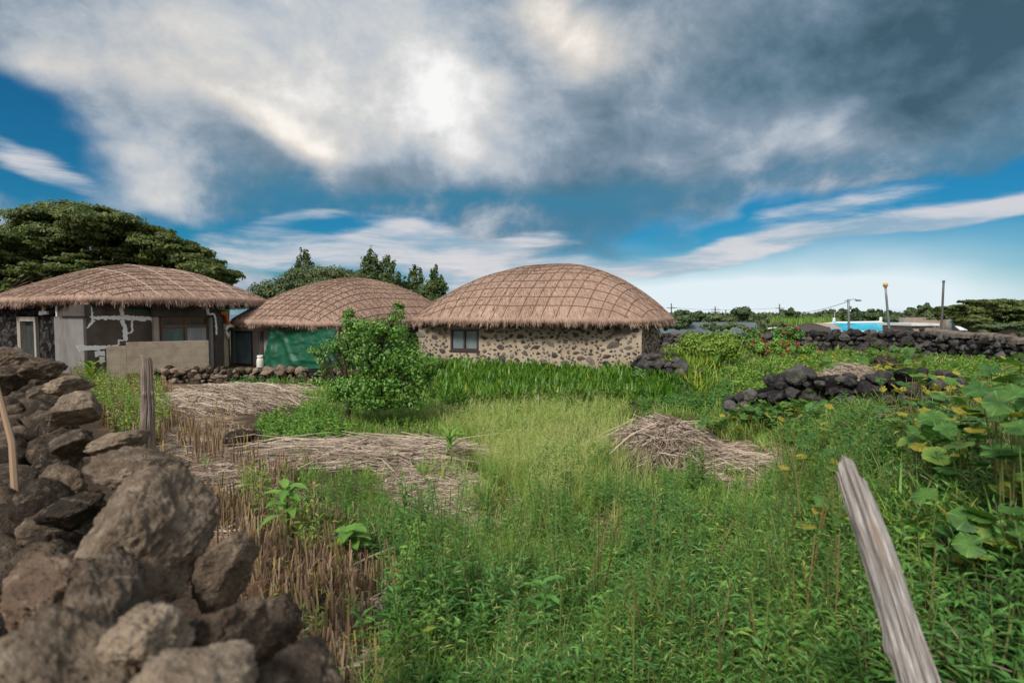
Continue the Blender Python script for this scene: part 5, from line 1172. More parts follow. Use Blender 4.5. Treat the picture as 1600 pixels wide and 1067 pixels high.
def soft(P, j):
    P = P.copy(); P[:, :2] += rng.normal(0, j, (len(P), 2)) * np.clip(P[:, 1:2] / 6, .5, 1.5); P[:, 2] = gz(P[:, 0], P[:, 1]); return P
def clump(P, f, sd): return fbm(np.stack([P[:, 0] * f, P[:, 1] * f, 0 * P[:, 0] + sd], -1), 8, 3)
# ------------------------------------------------------------------ dry reed heaps
def reed_heap(label, u, v, half_u, half_d, h, n, ang, spread, length, seed, fan=0.0, rad=.008):
    r = np.random.default_rng(seed); c = ground_at(np.array([float(u)]), np.array([float(v)]))[0][0]; a = half_u * c[1] / FPX; b = half_d
    k = n; th = r.uniform(0, 2 * PI, k); rr = np.sqrt(r.random(k)); x, y = a * rr * np.cos(th), b * rr * np.sin(th); z = h * np.clip(1 - (x / a) ** 2 - (y / b) ** 2, 0, 1) * r.uniform(.45, 1.0, k) * (.65 + .7 * fbm(np.stack([x * 2.2, y * 2.2, 0 * x + seed], -1), 5, 2))
    an = ang + r.normal(0, spread, k) + fan * (x / a); L = length * r.uniform(.35, 1.15, k); far_ = r.random(k) < .07; x = np.where(far_, x * 1.35, x); y = np.where(far_, y * 1.35, y); an = np.where(r.random(k) < .18, r.uniform(0, 6.3, k), an); d = np.stack([np.cos(an), np.sin(an), r.normal(0, .10, k)], -1)
    # straws slope with the heap
    d[:, 2] += -h * 1.1 * (x * d[:, 0] / a ** 2 + y * d[:, 1] / b ** 2)
    P = np.stack([c[0] + x, c[1] + y, 0 * x], -1); A = P - d * L[:, None] / 2; B = P + d * L[:, None] / 2
    zc = gz(P[:, 0], P[:, 1]) + z + .03; A[:, 2] += zc; B[:, 2] += zc; A[:, 2] = np.maximum(A[:, 2], gz(A[:, 0], A[:, 1]) + .01); B[:, 2] = np.maximum(B[:, 2], gz(B[:, 0], B[:, 1]) + .01)
    mb = MB(); sticks(mb, A, B, rad * r.uniform(.6, 1.3, k), np.clip(r.normal(.5, .35, k), 0, 1), (r.random(k) < .22) * r.uniform(.4, 1, k), r.normal(0, .05, k))
    t = np.linspace(0, 2 * PI, 25)[:-1]; V = [(c[0], c[1], gz(c[0], c[1]) + h * .72)]; tri = []
    for q, hh in ((.6, .45), (1.0, .0)):
        for w in t: x_, y_ = c[0] + a * q * .95 * math.cos(w), c[1] + b * q * .95 * math.sin(w); V.append((x_, y_, float(gz(x_, y_)) + h * hh * .9 - .02))
    for i in range(24): tri += [[0, 1 + i, 1 + (i + 1) % 24], [1 + i, 25 + i, 25 + (i + 1) % 24], [1 + i, 25 + (i + 1) % 24, 1 + (i + 1) % 24]]
    mb.add(V, None, tri, var=.1, hue=.5)
    o = mb.build('reed_heap', M['reed'], loc=(c[0], c[1], float(gz(c[0], c[1])))); tag(o, label, 'reed heap', 'heaps of cut dry reeds')
reed_heap('dry reed heap sloping down from the low cement topped wall beside the upright post', 355, 632, 112, 1.8, .34, 3400, -.55, .5, 1.2, 1, 0, .0065)
reed_heap('flat bundle of long dry reeds lying across the grass under the citrus tree', 585, 716, 150, .62, .17, 2400, .03, .2, 1.5, 2, 0, .0055)
reed_heap('fanned heap of dry grey stalks with splayed ends in the middle of the green field', 1035, 705, 68, .75, .44, 1600, .75, .6, .95, 3, -.7, .0075)
reed_heap('scattered dry stalks sagging away from the fanned heap towards the pumpkin leaves', 1130, 722, 55, .6, .10, 330, -.6, .8, .7, 4, .6, .0055)
reed_heap('thin dry straw spread over the top of the tumbled stone wall', 1325, 606, 60, .5, .55, 700, .1, .4, .8, 5, 0, .0055)

# ------------------------------------------------------------------ ground cover
def litter():
    mb = MB()
    for poly, n in ((STUB, 9000), (LITTER, 2600), (DRYRIGHT, 900), (RIGHTB, 2500), (MAIN, 1500)):
        P = scatter(poly, n); k = len(P); an = rng.uniform(0, 2 * PI, k); L = rng.uniform(.06, .32, k); d = np.stack([np.cos(an), np.sin(an), rng.normal(0, .12, k)], -1)
        P[:, 2] += rng.uniform(.005, .05, k); sticks(mb, P - d * L[:, None] / 2, P + d * L[:, None] / 2, rng.uniform(.002, .0055, k), rng.random(k), (rng.random(k) < .15) * .8)
        kk = k // 3; P = P[:kk]; D = rng.normal(size=(kk, 3)) * [1, 1, .25]; leaves(mb, P, D, rng.uniform(.05, .14, kk), rng.uniform(.01, .025, kk), rng.random(kk), 0, .3, .2)
    tag(mb.build('straw_litter', M['reed'], loc=(-1, 4, .3)), 'loose dry straw scattered over the soil', 'straw', kind='stuff')
litter()
def stubble():
    S2 = [(215, 600), (300, 640), (430, 700), (445, 760), (490, 800), (545, 850), (530, 940), (470, 1010), (450, 1160), (400, 1160), (420, 1000), (370, 880), (330, 750), (250, 690)]
    P0 = np.concatenate([(lambda Q: Q[clump(Q, 2.2, 3) > .43])(soft(scatter(S2, 640), .18)), soft(scatter([(520, 800), (620, 850), (640, 950), (560, 1100), (450, 1160), (470, 950)], 70), .15), scatter([(100, 560), (240, 580), (290, 640), (240, 700), (190, 690), (120, 600)], 480)]); mb = MB(); A, B, Rr = [], [], []
    for p in P0:
        k = rng.integers(3, 11); q = p + rng.normal(0, .06, (k, 3)) * [1, 1, 0]; h = rng.uniform(.08, .33) * rng.uniform(.6, 1.1, k); t = q + np.stack([rng.normal(0, .10, k) * h, rng.normal(0, .10, k) * h, h], -1); A.append(q); B.append(t); Rr.append(rng.uniform(.005, .0105, k))
    A = np.concatenate(A); B = np.concatenate(B); Rr = np.concatenate(Rr); k = len(A); sticks(mb, A, B, Rr, rng.random(k), (rng.random(k) < .1) * .7, 0)
    # leaf sheaths, curled dry blades and a few greenish ones
    n = k // 2; i = rng.integers(0, k, n); Q = A[i] + (B[i] - A[i]) * rng.uniform(0, .9, (n, 1)); blades(mb, Q, rng.uniform(.04, .2, n), rng.uniform(.004, .011, n), rng.uniform(0, 6.3, n), rng.uniform(.1, .7, n), rng.uniform(.5, 2.4, n), rng.random(n), (rng.random(n) < .18) * .9)
    tag(mb.build('stubble', M['stubble'], loc=(-1, 4, .3)), 'brown dry cut stalks', 'stubble', kind='stuff')
stubble()
DARKB = [(1440, 930), (1520, 870), (1660, 860), (1660, 1170), (1430, 1170)]
NOGROW = [[(560, 745), (690, 728), (770, 755), (745, 815), (690, 850), (600, 815)], [(430, 905), (600, 880), (670, 930), (650, 990), (600, 1070), (430, 1070)], [(430, 690), (750, 690), (755, 738), (440, 738)], [(960, 660), (1090, 655), (1180, 720), (1170, 765), (1060, 770), (950, 745)]]
HP = scatter([(660, 800), (960, 740), (1280, 790), (1420, 900), (1430, 1100), (640, 1100)], 46, NOGROW)
HOLES += [(p[0], p[1], rng.uniform(.07, .2) * np.clip(p[1] / 4, .7, 1.6)) for p in HP]
def grass():
    mb = MB(); br = MB()
    def put(m, poly, n, L, W, lean, curve, excl=NOGROW, hue=.08, bare=.2, seg=3, jit=.1):
        P = soft(scatter(poly, n, excl), jit); k = len(P)
        if not k: return
        cl = clump(P, 1.5, 0); keep = rng.random(k) < np.clip((cl - .37) * 5, bare * .3, 1); P = P[keep]; cl = cl[keep]; k = len(P)
        wf = np.clip(P[:, 1] / 6, .7, 2.2); hump = .45 + 1.25 * np.clip((cl - .32) * 2.2, 0, 1)
        blades(m, P, rng.uniform(*L, k) * hump, rng.uniform(*W, k) * wf, rng.uniform(0, 2 * PI, k), rng.uniform(*lean, k), rng.uniform(*curve, k), np.clip(rng.normal(.5, .25, k) + (cl - .5) * 1.2, 0, 1), (rng.random(k) < hue) * rng.uniform(.4, 1, k), seg)
    def tufts(m, poly, n, nb, L, W, curve, hue=.1, excl=NOGROW):
        P = soft(scatter(poly, n, excl), .15); N = len(P); h = rng.uniform(.55, 1.25, N); v = rng.random(N); hb = (rng.random(N) < hue) * rng.uniform(.3, .9, N)
        for k in range(nb):
            q = P + rng.normal(0, .03, (N, 3)) * [1, 1, 0]; blades(m, q, rng.uniform(*L, N) * h, rng.uniform(*W, N) * np.clip(P[:, 1] / 6, .7, 2), rng.uniform(0, 6.3, N), rng.uniform(.05, .7, N), rng.uniform(*curve, N), np.clip(v * .6 + rng.random(N) * .4, 0, 1), np.clip(hb + (rng.random(N) < .08) * .7, 0, 1), 4)
    put(mb, MAIN, 9000, (.12, .32), (.004, .008), (.1, .9), (.6, 2.2))
    put(mb, YARD, 14000, (.08, .24), (.005, .010), (.1, .8), (.4, 2.0), hue=.15)
    put(mb, PATCH, 3500, (.10, .22), (.008, .013), (.05, .5), (.3, 1.2), hue=.12)
    put(mb, RIGHTB, 5000, (.12, .34), (.004, .009), (.1, .9), (.6, 2.0), hue=.25, excl=NOGROW + [DARKB])
    put(mb, BACKYARD, 6000, (.08, .22), (.008, .015), (.1, .8), (.5, 1.8), hue=.3)
    put(mb, MIDW, 1200, (.1, .25), (.004, .008), (.1, .8), (.5, 1.8))
    put(mb, STUB, 700, (.12, .3), (.004, .008), (.1, .6), (.4, 1.6), hue=.5, excl=())
    tufts(mb, MAIN, 620, 26, (.22, .48), (.005, .010), (.8, 2.3), .12)
    tufts(mb, [(560, 880), (800, 820), (1000, 860), (1000, 1170), (600, 1170)], 240, 24, (.2, .42), (.007, .013), (.9, 2.3), .05)
    tufts(mb, YARD, 330, 20, (.15, .32), (.006, .011), (.7, 2.0), .15)
    tufts(mb, BACKYARD, 300, 16, (.15, .35), (.012, .02), (.7, 2.0), .35)
    tufts(mb, RIGHTB, 260, 22, (.2, .42), (.006, .012), (.8, 2.2), .2, NOGROW + [DARKB])
    tufts(mb, [(950, 740), (1190, 745), (1190, 800), (950, 790)], 70, 22, (.15, .34), (.006, .010), (.8, 2.2), .2, excl=())
    tufts(mb, [(420, 735), (760, 735), (760, 760), (420, 760)], 40, 16, (.12, .28), (.006, .010), (.8, 2.2), .2, excl=())
    tufts(mb, STUB, 60, 14, (.12, .3), (.005, .010), (.8, 2.2), .6, excl=())
    put(br, BRIGHT, 15000, (.14, .40), (.0022, .005), (.05, .8), (.5, 2.2), hue=.4, jit=.45)
    put(mb, BRIGHT, 6000, (.12, .34), (.004, .008), (.05, .8), (.5, 2.2), hue=.2, jit=.4)
    tufts(br, BRIGHT, 420, 26, (.25, .5), (.0025, .0045), (.5, 1.9), .4)
    put(br, [(600, 790), (960, 720), (990, 900), (700, 930)], 5000, (.14, .40), (.0022, .0048), (.05, .8), (.5, 2.2), hue=.3, jit=.4)
    tufts(br, [(620, 780), (960, 720), (990, 900), (700, 930)], 150, 24, (.25, .48), (.0025, .0045), (.5, 1.9), .35)
    tufts(br, MAIN, 380, 22, (.3, .55), (.0025, .0045), (.5, 1.8), .3)
    put(br, YARD, 9000, (.12, .30), (.003, .006), (.05, .7), (.4, 1.8), hue=.3)
    put(br, BACKYARD, 3000, (.1, .26), (.006, .012), (.05, .7), (.4, 1.6), hue=.35)
    put(br, PATCH, 1200, (.12, .25), (.006, .010), (.02, .5), (.3, 1.4), hue=.1)
    tag(mb.build('grass', M['grass'], loc=(1, 6, .1)), 'green meadow grass', 'grass', kind='stuff')
    # seed heads of the feathery grass
    P = scatter(BRIGHT, 3000); k = len(P); P[:, 2] += rng.uniform(.2, .52, k)
    P2 = scatter(MAIN, 500); P2[:, 2] += rng.uniform(.3, .5, len(P2)); P = np.concatenate([P, P2]); k = len(P)
    for j in range(4):
        D = rng.normal(size=(k, 3)) * [1, 1, .3] + [0, 0, .5]; leaves(br, P + rng.normal(0, .03, (k, 3)), D, rng.uniform(.03, .07, k), .005, rng.uniform(.6, 1, k), rng.uniform(.3, .9, k))
    tag(br.build('feathery_grass', M['grass_bright'], loc=(1, 6, .1)), 'pale yellow green feathery grass', 'grass', kind='stuff')
grass()
def weed_plants(mbl, mbs, P, H, nl, leafL, leafW, up=.5, hue=.035, droop=.25, lean=.2):
    """leafy stems: nl leaves climbing each stem, all plants at once"""
    N = len(P)
    if not N: return
    H = np.broadcast_to(H, (N,)); an = rng.uniform(0, 2 * PI, N); ln = rng.uniform(0, lean, N); ax = np.stack([np.cos(an) * ln, np.sin(an) * ln, np.ones(N)], -1)
    T = P + ax * H[:, None]; sticks(mbs, P, T, np.clip(H * .008, .002, .006), rng.random(N), (rng.random(N) < .2) * .7, 0)
    pv = rng.random(N)
    for k in range(nl):
        t = .12 + .88 * (k + rng.random(N)) / nl; th = k * 2.4 + an + rng.normal(0, .3, N); sc = (1.15 - .65 * t) * rng.uniform(.75, 1.2, N)
        D = np.stack([np.cos(th), np.sin(th), up + .5 * (t - .4) + rng.normal(0, .2, N)], -1); B = P + ax * (H * t)[:, None]
        Y = np.clip(P[:, 1] / 6, .8, 1.8); leaves(mbl, B, D, leafL * sc, leafW * sc * Y, np.clip(pv * .6 + rng.random(N) * .4, 0, 1), (rng.random(N) < hue) * rng.uniform(.3, 1, N), .2, droop)
def weeds():
    a, b, s = MB(), MB(), MB()
    def cl(P, th, sd, f=1.1): return P[clump(P, f, sd) > th]
    def hv(P, lo, hi, sd): return (lo + (hi - lo) * np.clip((clump(P, 1.3, sd) - .3) * 2.4, 0, 1)) * rng.uniform(.7, 1.2, len(P))
    E = NOGROW
    P = cl(scatter(MAIN, 4200, E), .44, 3); weed_plants(a, s, P, hv(P, .15, .5, 1), 26, .075, .013)
    P = cl(scatter(MAIN, 2200, E), .46, 13, 1.7); weed_plants(b, s, P, hv(P, .12, .42, 2), 20, .085, .028)
    P = scatter([(640, 830), (960, 760), (1280, 800), (1400, 900), (1420, 1120), (640, 1120)], 90, E); weed_plants(a, s, P, rng.uniform(.5, .8, len(P)), 34, .07, .012, lean=.3)
    P = scatter([(640, 880), (960, 800), (1280, 860), (1400, 1120), (640, 1120)], 60, E); weed_plants(b, s, P, rng.uniform(.45, .65, len(P)), 26, .10, .03, lean=.3)
    C1 = scatter([(660, 800), (960, 760), (1280, 800), (1400, 900), (1420, 1120), (620, 1120)], 105, E)
    for c in C1:
        m = int(rng.integers(8, 20)); P = c + rng.normal(0, .13, (m, 3)) * [1, 1, 0]; P[:, 2] = gz(P[:, 0], P[:, 1]); kind = rng.integers(0, 4); hh = rng.uniform(.28, .72) * rng.uniform(.6, 1.15, m)
        if kind == 0: weed_plants(a, s, P, hh * 1.35, 38, .07, .012, lean=.4)
        elif kind == 1: weed_plants(b, s, P, hh * .9, 22, .13, .036, lean=.4)
        elif kind == 2: weed_plants(a, s, P, hh * .8, 20, .11, .045, up=.3, lean=.5)
        else: weed_plants(b, s, P, hh, 26, .10, .022, lean=.4)
    P = scatter([(1440, 930), (1660, 880), (1660, 1170), (1430, 1170)], 130); weed_plants(b, s, P, rng.uniform(.15, .45, len(P)), 16, .11, .035)
    P = cl(scatter(MAIN, 1500, E), .50, 23, 1.4); weed_plants(a, s, P, hv(P, .10, .25, 3), 12, .07, .042, up=.25, hue=.12)
    P = cl(scatter([(640, 860), (760, 800), (1000, 790), (1340, 900), (1420, 1170), (640, 1170)], 1300), .44, 4); weed_plants(b, s, P, hv(P, .16, .5, 4), 20, .125, .032)
    P = scatter([(1050, 880), (1330, 860), (1420, 1000), (1430, 1170), (1050, 1170)], 420); weed_plants(b, s, P, hv(P, .22, .55, 5), 22, .12, .034)
    P = cl(scatter([(440, 790), (600, 800), (700, 870), (700, 930), (580, 880), (500, 830)], 420), .36, 6); weed_plants(b, s, P, hv(P, .12, .36, 6), 20, .075, .022)
    P = cl(scatter([(470, 770), (590, 765), (640, 850), (560, 860), (490, 810)], 260), .40, 7); weed_plants(a, s, P, hv(P, .2, .5, 7), 26, .06, .011)
    P = cl(scatter(YARD, 1000, E), .42, 8); weed_plants(a, s, P, rng.uniform(.1, .28, len(P)), 12, .09, .03)
    P = scatter([(400, 665), (500, 640), (560, 680), (470, 700), (410, 705)], 220); weed_plants(a, s, P, rng.uniform(.12, .3, len(P)), 14, .1, .035)
    P = scatter([(1130, 650), (1320, 640), (1420, 690), (1360, 780), (1280, 770), (1240, 710)], 480); weed_plants(b, s, P, hv(P, .15, .42, 9), 20, .09, .024)
    P = cl(scatter(RIGHTB, 1100, [DARKB]), .46, 5); weed_plants(b, s, P, hv(P, .15, .42, 10), 16, .10, .028, hue=.12)
    P = scatter([(1000, 605), (1140, 605), (1150, 645), (1000, 645)], 300); weed_plants(b, s, P, rng.uniform(.2, .38, len(P)), 16, .10, .03)
    P = cl(scatter(BACKYARD, 2400), .40, 11); weed_plants(a, s, P, rng.uniform(.1, .28, len(P)), 12, .11, .055, hue=.25)
    P = scatter([(360, 740), (450, 780), (560, 850), (480, 900), (400, 850)], 110); weed_plants(a, s, P, rng.uniform(.15, .42, len(P)), 14, .10, .028, hue=.5)
    P = scatter([(420, 880), (600, 900), (600, 1170), (430, 1170)], 60); weed_plants(a, s, P, rng.uniform(.1, .25, len(P)), 10, .08, .03, hue=.35)
    P = scatter([(100, 560), (240, 580), (270, 660), (235, 705), (185, 690), (120, 600)], 420); weed_plants(a, s, P, rng.uniform(.25, .6, len(P)), 12, .1, .03, hue=.55)
    P = scatter([(330, 590), (420, 585), (500, 600), (380, 615)], 90); weed_plants(b, s, P, rng.uniform(.15, .3, len(P)), 12, .1, .035)
    P = scatter([(440, 700), (740, 700), (740, 735), (440, 735)], 26); weed_plants(a, s, P, rng.uniform(.15, .4, len(P)), 12, .08, .022)
    tag(a.build('weeds', M['weed'], loc=(1, 5, .2)), 'light green leafy weeds', 'weeds', kind='stuff')
    tag(b.build('dark_weeds', M['weed_dark'], loc=(1, 5, .2)), 'dark green leafy weeds', 'weeds', kind='stuff')
    tag(s.build('weed_stems', M['stem'], loc=(1, 5, .2)), 'thin stems of the weeds', 'weeds', kind='stuff')
weeds()
def strap_bed(name, label, cat, pts, h, seed, mat='ginger', group=None, kind=None, hue=.12, nb=9, w=.042):
    r = np.random.default_rng(seed); mb = MB(); N = len(pts)
    for k in range(nb):
        L = h * r.uniform(.55, 1.1, N); P = pts + r.normal(0, .05, (N, 3)) * [1, 1, 0]; P[:, 2] += h * .12 * k / nb * 3
        blades(mb, P, L * (1 - .3 * k / nb), w * r.uniform(.7, 1.2, N), r.uniform(0, 6.3, N), r.uniform(.05, .75, N), r.uniform(.1, 1.1, N), r.random(N), (r.random(N) < hue) * r.uniform(.3, 1, N), 3)
    o = mb.build(name, M[mat], loc=(*pts[:, :2].mean(0), float(gz(*pts[:, :2].mean(0))))); tag(o, label, cat, group, kind); return o
P = scatter([(690, 600), (800, 590), (1000, 600), (1060, 604), (1050, 632), (900, 632), (690, 640)], 620)
x, y = rng.uniform(-3.3, 3.9, 700), rng.random(700); Q = np.stack([x, 0 * x, 0 * x], -1); Q[:, 1] = (18.5 + (4.22 - x) * .384) - .35 - 4.6 * y - .35 * x * 0; Q[:, 2] = gz(Q[:, 0], Q[:, 1]); Q = Q[(Q[:, 1] > 13.4)]
strap_bed('strap_leaf_bed', 'thick bed of upright bright green strap leaves along the cottage wall', 'plant bed', np.concatenate([P, Q]), .48, 1, kind='stuff', hue=.05, w=.066, nb=8)
Q = np.concatenate([scatter([(1050, 590), (1105, 590), (1128, 625), (1090, 630)], 45), np.stack([rng.uniform(4.7, 6.2, 60), rng.uniform(16.2, 18.6, 60), np.zeros(60)], -1)]); Q[:, 2] = gz(Q[:, 0], Q[:, 1])
strap_bed('strap_leaf_clump', 'yellow green clump of strap leaves growing over the short wall end beside the cottage', 'plant', Q, .62, 2, hue=.5, w=.055)
def shrub(name, label, cat, u, v, w, h, Y, n, leaf, mat, seed, flowers=0, fl='petal', group=None):
    b = at(u, v, Y); b[2] = gz(b[0], b[1]); W = w * Y / FPX; Hh = h * Y / FPX; r = np.random.default_rng(seed)
    bl = [(b[0] + r.uniform(-.55, .55) * W, b[1] + r.uniform(-.4, .4) * W * .7, b[2] + Hh * r.uniform(.3, .72), W * .5, W * .45, Hh * .34) for _ in range(6)]
    root = tree(name, label, b, bl, n, leaf, M[mat], .03, group, .3, True, seed, .2, cat, .5, 'foliage', 'bark', (.35, .7), 60, False)
    if flowers:
        for k in range(flowers):
            mb = MB()
            q = bl[r.integers(0, 6)]; d = nrm(r.normal(size=3) + [0, -.8, .6]); p = np.array(q[:3]) + d * np.array(q[3:6]) * 1.08; m = 12
            leaves(mb, np.repeat(p[None], m, 0) + r.normal(0, .012, (m, 3)), nrm(r.normal(size=(m, 3)) + d), .058, .05, r.random(m), (r.random(m) < .35) * .8); mb.build('flower', M[fl], root)
shrub('lime_shrub', 'bright lime green feathery shrub before the long dark wall, next to the yellow strap leaves', 'shrub', 1108, 592, 52, 66, 18.5, 9000, .10, 'lime_bush', 1)
GF = 'red flowering shrubs'
shrub('flowering_shrub', 'shrub with deep pink flowers low beside the lime shrub', 'shrub', 1192, 572, 24, 30, 21, 1500, .13, 'weed', 2, 24, 'petal', GF)
shrub('flowering_shrub', 'shrub thick with red blossom in the middle of the flower row', 'shrub', 1222, 572, 24, 30, 21.5, 1500, .13, 'weed', 3, 30, 'petal', GF)
shrub('flowering_shrub', 'taller shrub with faded coral flowers up against the dark wall', 'shrub', 1228, 565, 26, 40, 24, 1500, .15, 'weed_dark', 4, 20, 'petal', GF)
shrub('flowering_shrub', 'sparse shrub with a few orange pink flowers, nearest the grey roof', 'shrub', 1172, 558, 20, 34, 25.5, 1200, .15, 'weed_dark', 5, 9, 'petal', GF)
shrub('flowering_shrub', 'small shrub with a single red bloom and a yellow bloom by the vines', 'shrub', 1262, 568, 16, 28, 21, 500, .13, 'weed', 6, 4, 'petal', GF)
shrub('flowering_shrub', 'low plant with yellow blossom in front of the red flower row', 'shrub', 1256, 570, 10, 14, 19.5, 260, .12, 'weed', 7, 5, 'petal_yellow')
shrub('leafy_bush', 'small dark bush at the corner stones of the cottage, in front of the wall end', 'shrub', 1003, 600, 18, 36, 15.2, 900, .10, 'weed_dark', 8)

# ------------------------------------------------------------------ pumpkin vines
def leaf_disc(nr=30):
    th = np.arange(nr) * 2 * PI / nr; lob = 1 + .055 * np.cos(5 * th) + .03 * np.cos(15 * th); notch = 1 - .62 * np.exp(-(np.angle(np.exp(1j * (th - PI))) / .26) ** 2)
    R1 = lob * notch; rings = [np.zeros((1, 3))]
    for f in (.36, .7, 1.0):
        vein = .05 * np.cos(5 * th) * f
        rings.append(np.stack([np.cos(th) * R1 * f, np.sin(th) * R1 * f, .16 * f ** 1.5 - .22 * f ** 4 + vein * .8], -1))
    V = np.concatenate(rings); j = np.arange(nr); j2 = (j + 1) % nr
    t = np.stack([np.zeros(nr, int), 1 + j, 1 + j2], -1); q = np.concatenate([np.stack([1 + k * nr + j, 1 + (k + 1) * nr + j, 1 + (k + 1) * nr + j2, 1 + k * nr + j2], -1) for k in (0, 1)])
    return V, q, t
LD = leaf_disc()
def pumpkin(label, patches, seed, yellow=.1, group='pumpkin vines', hmul=1.0, tilt=.35):
    """patches: (polygon of pixels, number of leaves, (rmin, rmax), (hmin, hmax))"""
    r = np.random.default_rng(seed); G_, Yl, St = MB(), MB(), MB(); allP = []
    for poly, n, rr, hh in patches:
        P = scatter(poly, n, r=r); k = len(P); s = r.uniform(*rr, k) * .80; h = r.uniform(*hh, k) * hmul
        C_ = P + np.stack([r.normal(0, .06, k), r.normal(0, .06, k), h], -1); allP.append(P)
        tube_d = C_ - P; sticks(St, P, C_, .0045, r.random(k), (r.random(k) < .3) * .6, .02)
        for i in range(k):
            V, q, t = LD; rot = rotm(r.normal(-.12, tilt), r.normal(0, tilt), r.uniform(0, 2 * PI)); cup = r.uniform(-.5, 1.3)
            W = V.copy(); W[:, 2] = W[:, 2] * cup + .05 * (fbm(V * 2.2 + i, seed, 2) - .5) * 2; W = (W * s[i]) @ rot.T + C_[i]
            isY = r.random() < yellow; W = C_[i] + (W - C_[i]) * (.72 if isY else 1); (Yl if isY else G_).add(W, q, t, var=np.clip(r.random() * .7 + .3 * fbm(V * 2 + i * 3, seed + 1, 2), 0, 1), aux=V[:, 0], aux2=V[:, 1], hue=(np.clip(np.hypot(V[:, 0], V[:, 1]) - .45, 0, 1) * r.uniform(0, 1.2) if isY else (r.random() < .2) * np.clip(np.hypot(V[:, 0], V[:, 1]) - .3, 0, .8)))
        # runners over the ground
        for i in range(max(2, k // 5)):
            p = P[r.integers(0, k)].copy(); a = r.uniform(0, 6.3); pts = []
            for _ in range(9): pts.append([p[0], p[1], float(gz(p[0], p[1])) + r.uniform(.04, .3) * np.mean(hh) * 2]); a += r.normal(0, .5); p[0] += math.cos(a) * .16; p[1] += math.sin(a) * .16
            tube(St, pts, .006, 5, False, var=r.random(), hue=.2)
    A = np.concatenate(allP); c = A.mean(0); root = thing('pumpkin_vine', label, 'pumpkin vine', c, group)
    St.build('stems', M['stem'], root)
    if G_.n: G_.build('leaves', M['pumpkin'], root, smooth=True)
    if Yl.n: Yl.build('yellow_leaves', M['pumpkin_yellow'], root, smooth=True)
pumpkin('pale green pumpkin vine with some yellowing leaves behind the fanned reed heap', [([(1085, 690), (1150, 655), (1280, 650), (1300, 672), (1200, 690)], 120, (.08, .12), (.18, .36)), ([(1150, 665), (1260, 660), (1250, 675), (1160, 680)], 40, (.09, .125), (.3, .4))], 1, .25)
pumpkin('sparse pumpkin vine with yellow edged leaves next to the leaning post', [([(1210, 730), (1290, 720), (1330, 800), (1330, 940), (1250, 940), (1230, 840)], 46, (.06, .09), (.38, .58))], 2, .5)
pumpkin('pumpkin vine with big yellow leaves draped over the tumbled stone wall', [([(1405, 645), (1450, 628), (1600, 630), (1600, 690), (1480, 700)], 80, (.06, .09), (.35, .6)), ([(1370, 660), (1440, 660), (1430, 700), (1380, 700)], 16, (.06, .09), (.4, .75))], 3, .6)
pumpkin('lush green pumpkin vine in front of the cement topped wall, behind the tumbled stones', [([(1420, 600), (1640, 590), (1640, 632), (1500, 632), (1420, 620)], 120, (.10, .145), (.2, .42))], 4, .25)
pumpkin('dark green large leaved pumpkin vine below the yellow leaves, upslope of the leaning post', [([(1390, 690), (1500, 680), (1570, 740), (1500, 800), (1400, 760)], 110, (.075, .115), (.25, .55)), ([(1440, 760), (1560, 760), (1560, 820), (1440, 820)], 24, (.08, .115), (.25, .5))], 5, .34)
pumpkin('tall pumpkin vine crowding the edge of the bank with overlapping broad leaves', [([(1530, 800), (1660, 740), (1660, 900), (1560, 900)], 64, (.075, .115), (.3, .95)), ([(1600, 700), (1700, 680), (1700, 800), (1620, 800)], 60, (.08, .12), (.3, .9)), ([(1540, 640), (1640, 630), (1680, 700), (1560, 700)], 36, (.08, .12), (.3, .75))], 6, .28)
pumpkin('shaded dark pumpkin leaves at the foot of the leaning post, over dead twigs', [([(1380, 860), (1480, 880), (1640, 900), (1640, 1000), (1500, 960), (1400, 940)], 50, (.06, .095), (.2, .45))], 7, .15)
pumpkin('mixed yellow and green pumpkin vine spreading before the long wall, behind the tumbled stones', [([(1250, 590), (1300, 565), (1440, 570), (1440, 600), (1260, 605)], 120, (.11, .16), (.15, .4))], 8, .42)
pumpkin('green pumpkin vine climbing the bend of the dark walls', [([(1320, 572), (1380, 560), (1440, 562), (1450, 578), (1340, 584)], 70, (.12, .17), (.2, .6))], 9, .12)
pumpkin('small pumpkin vine creeping over the broken end of the tumbled wall', [([(1235, 640), (1280, 636), (1285, 655), (1240, 660)], 12, (.07, .1), (.15, .5))], 10, .0)
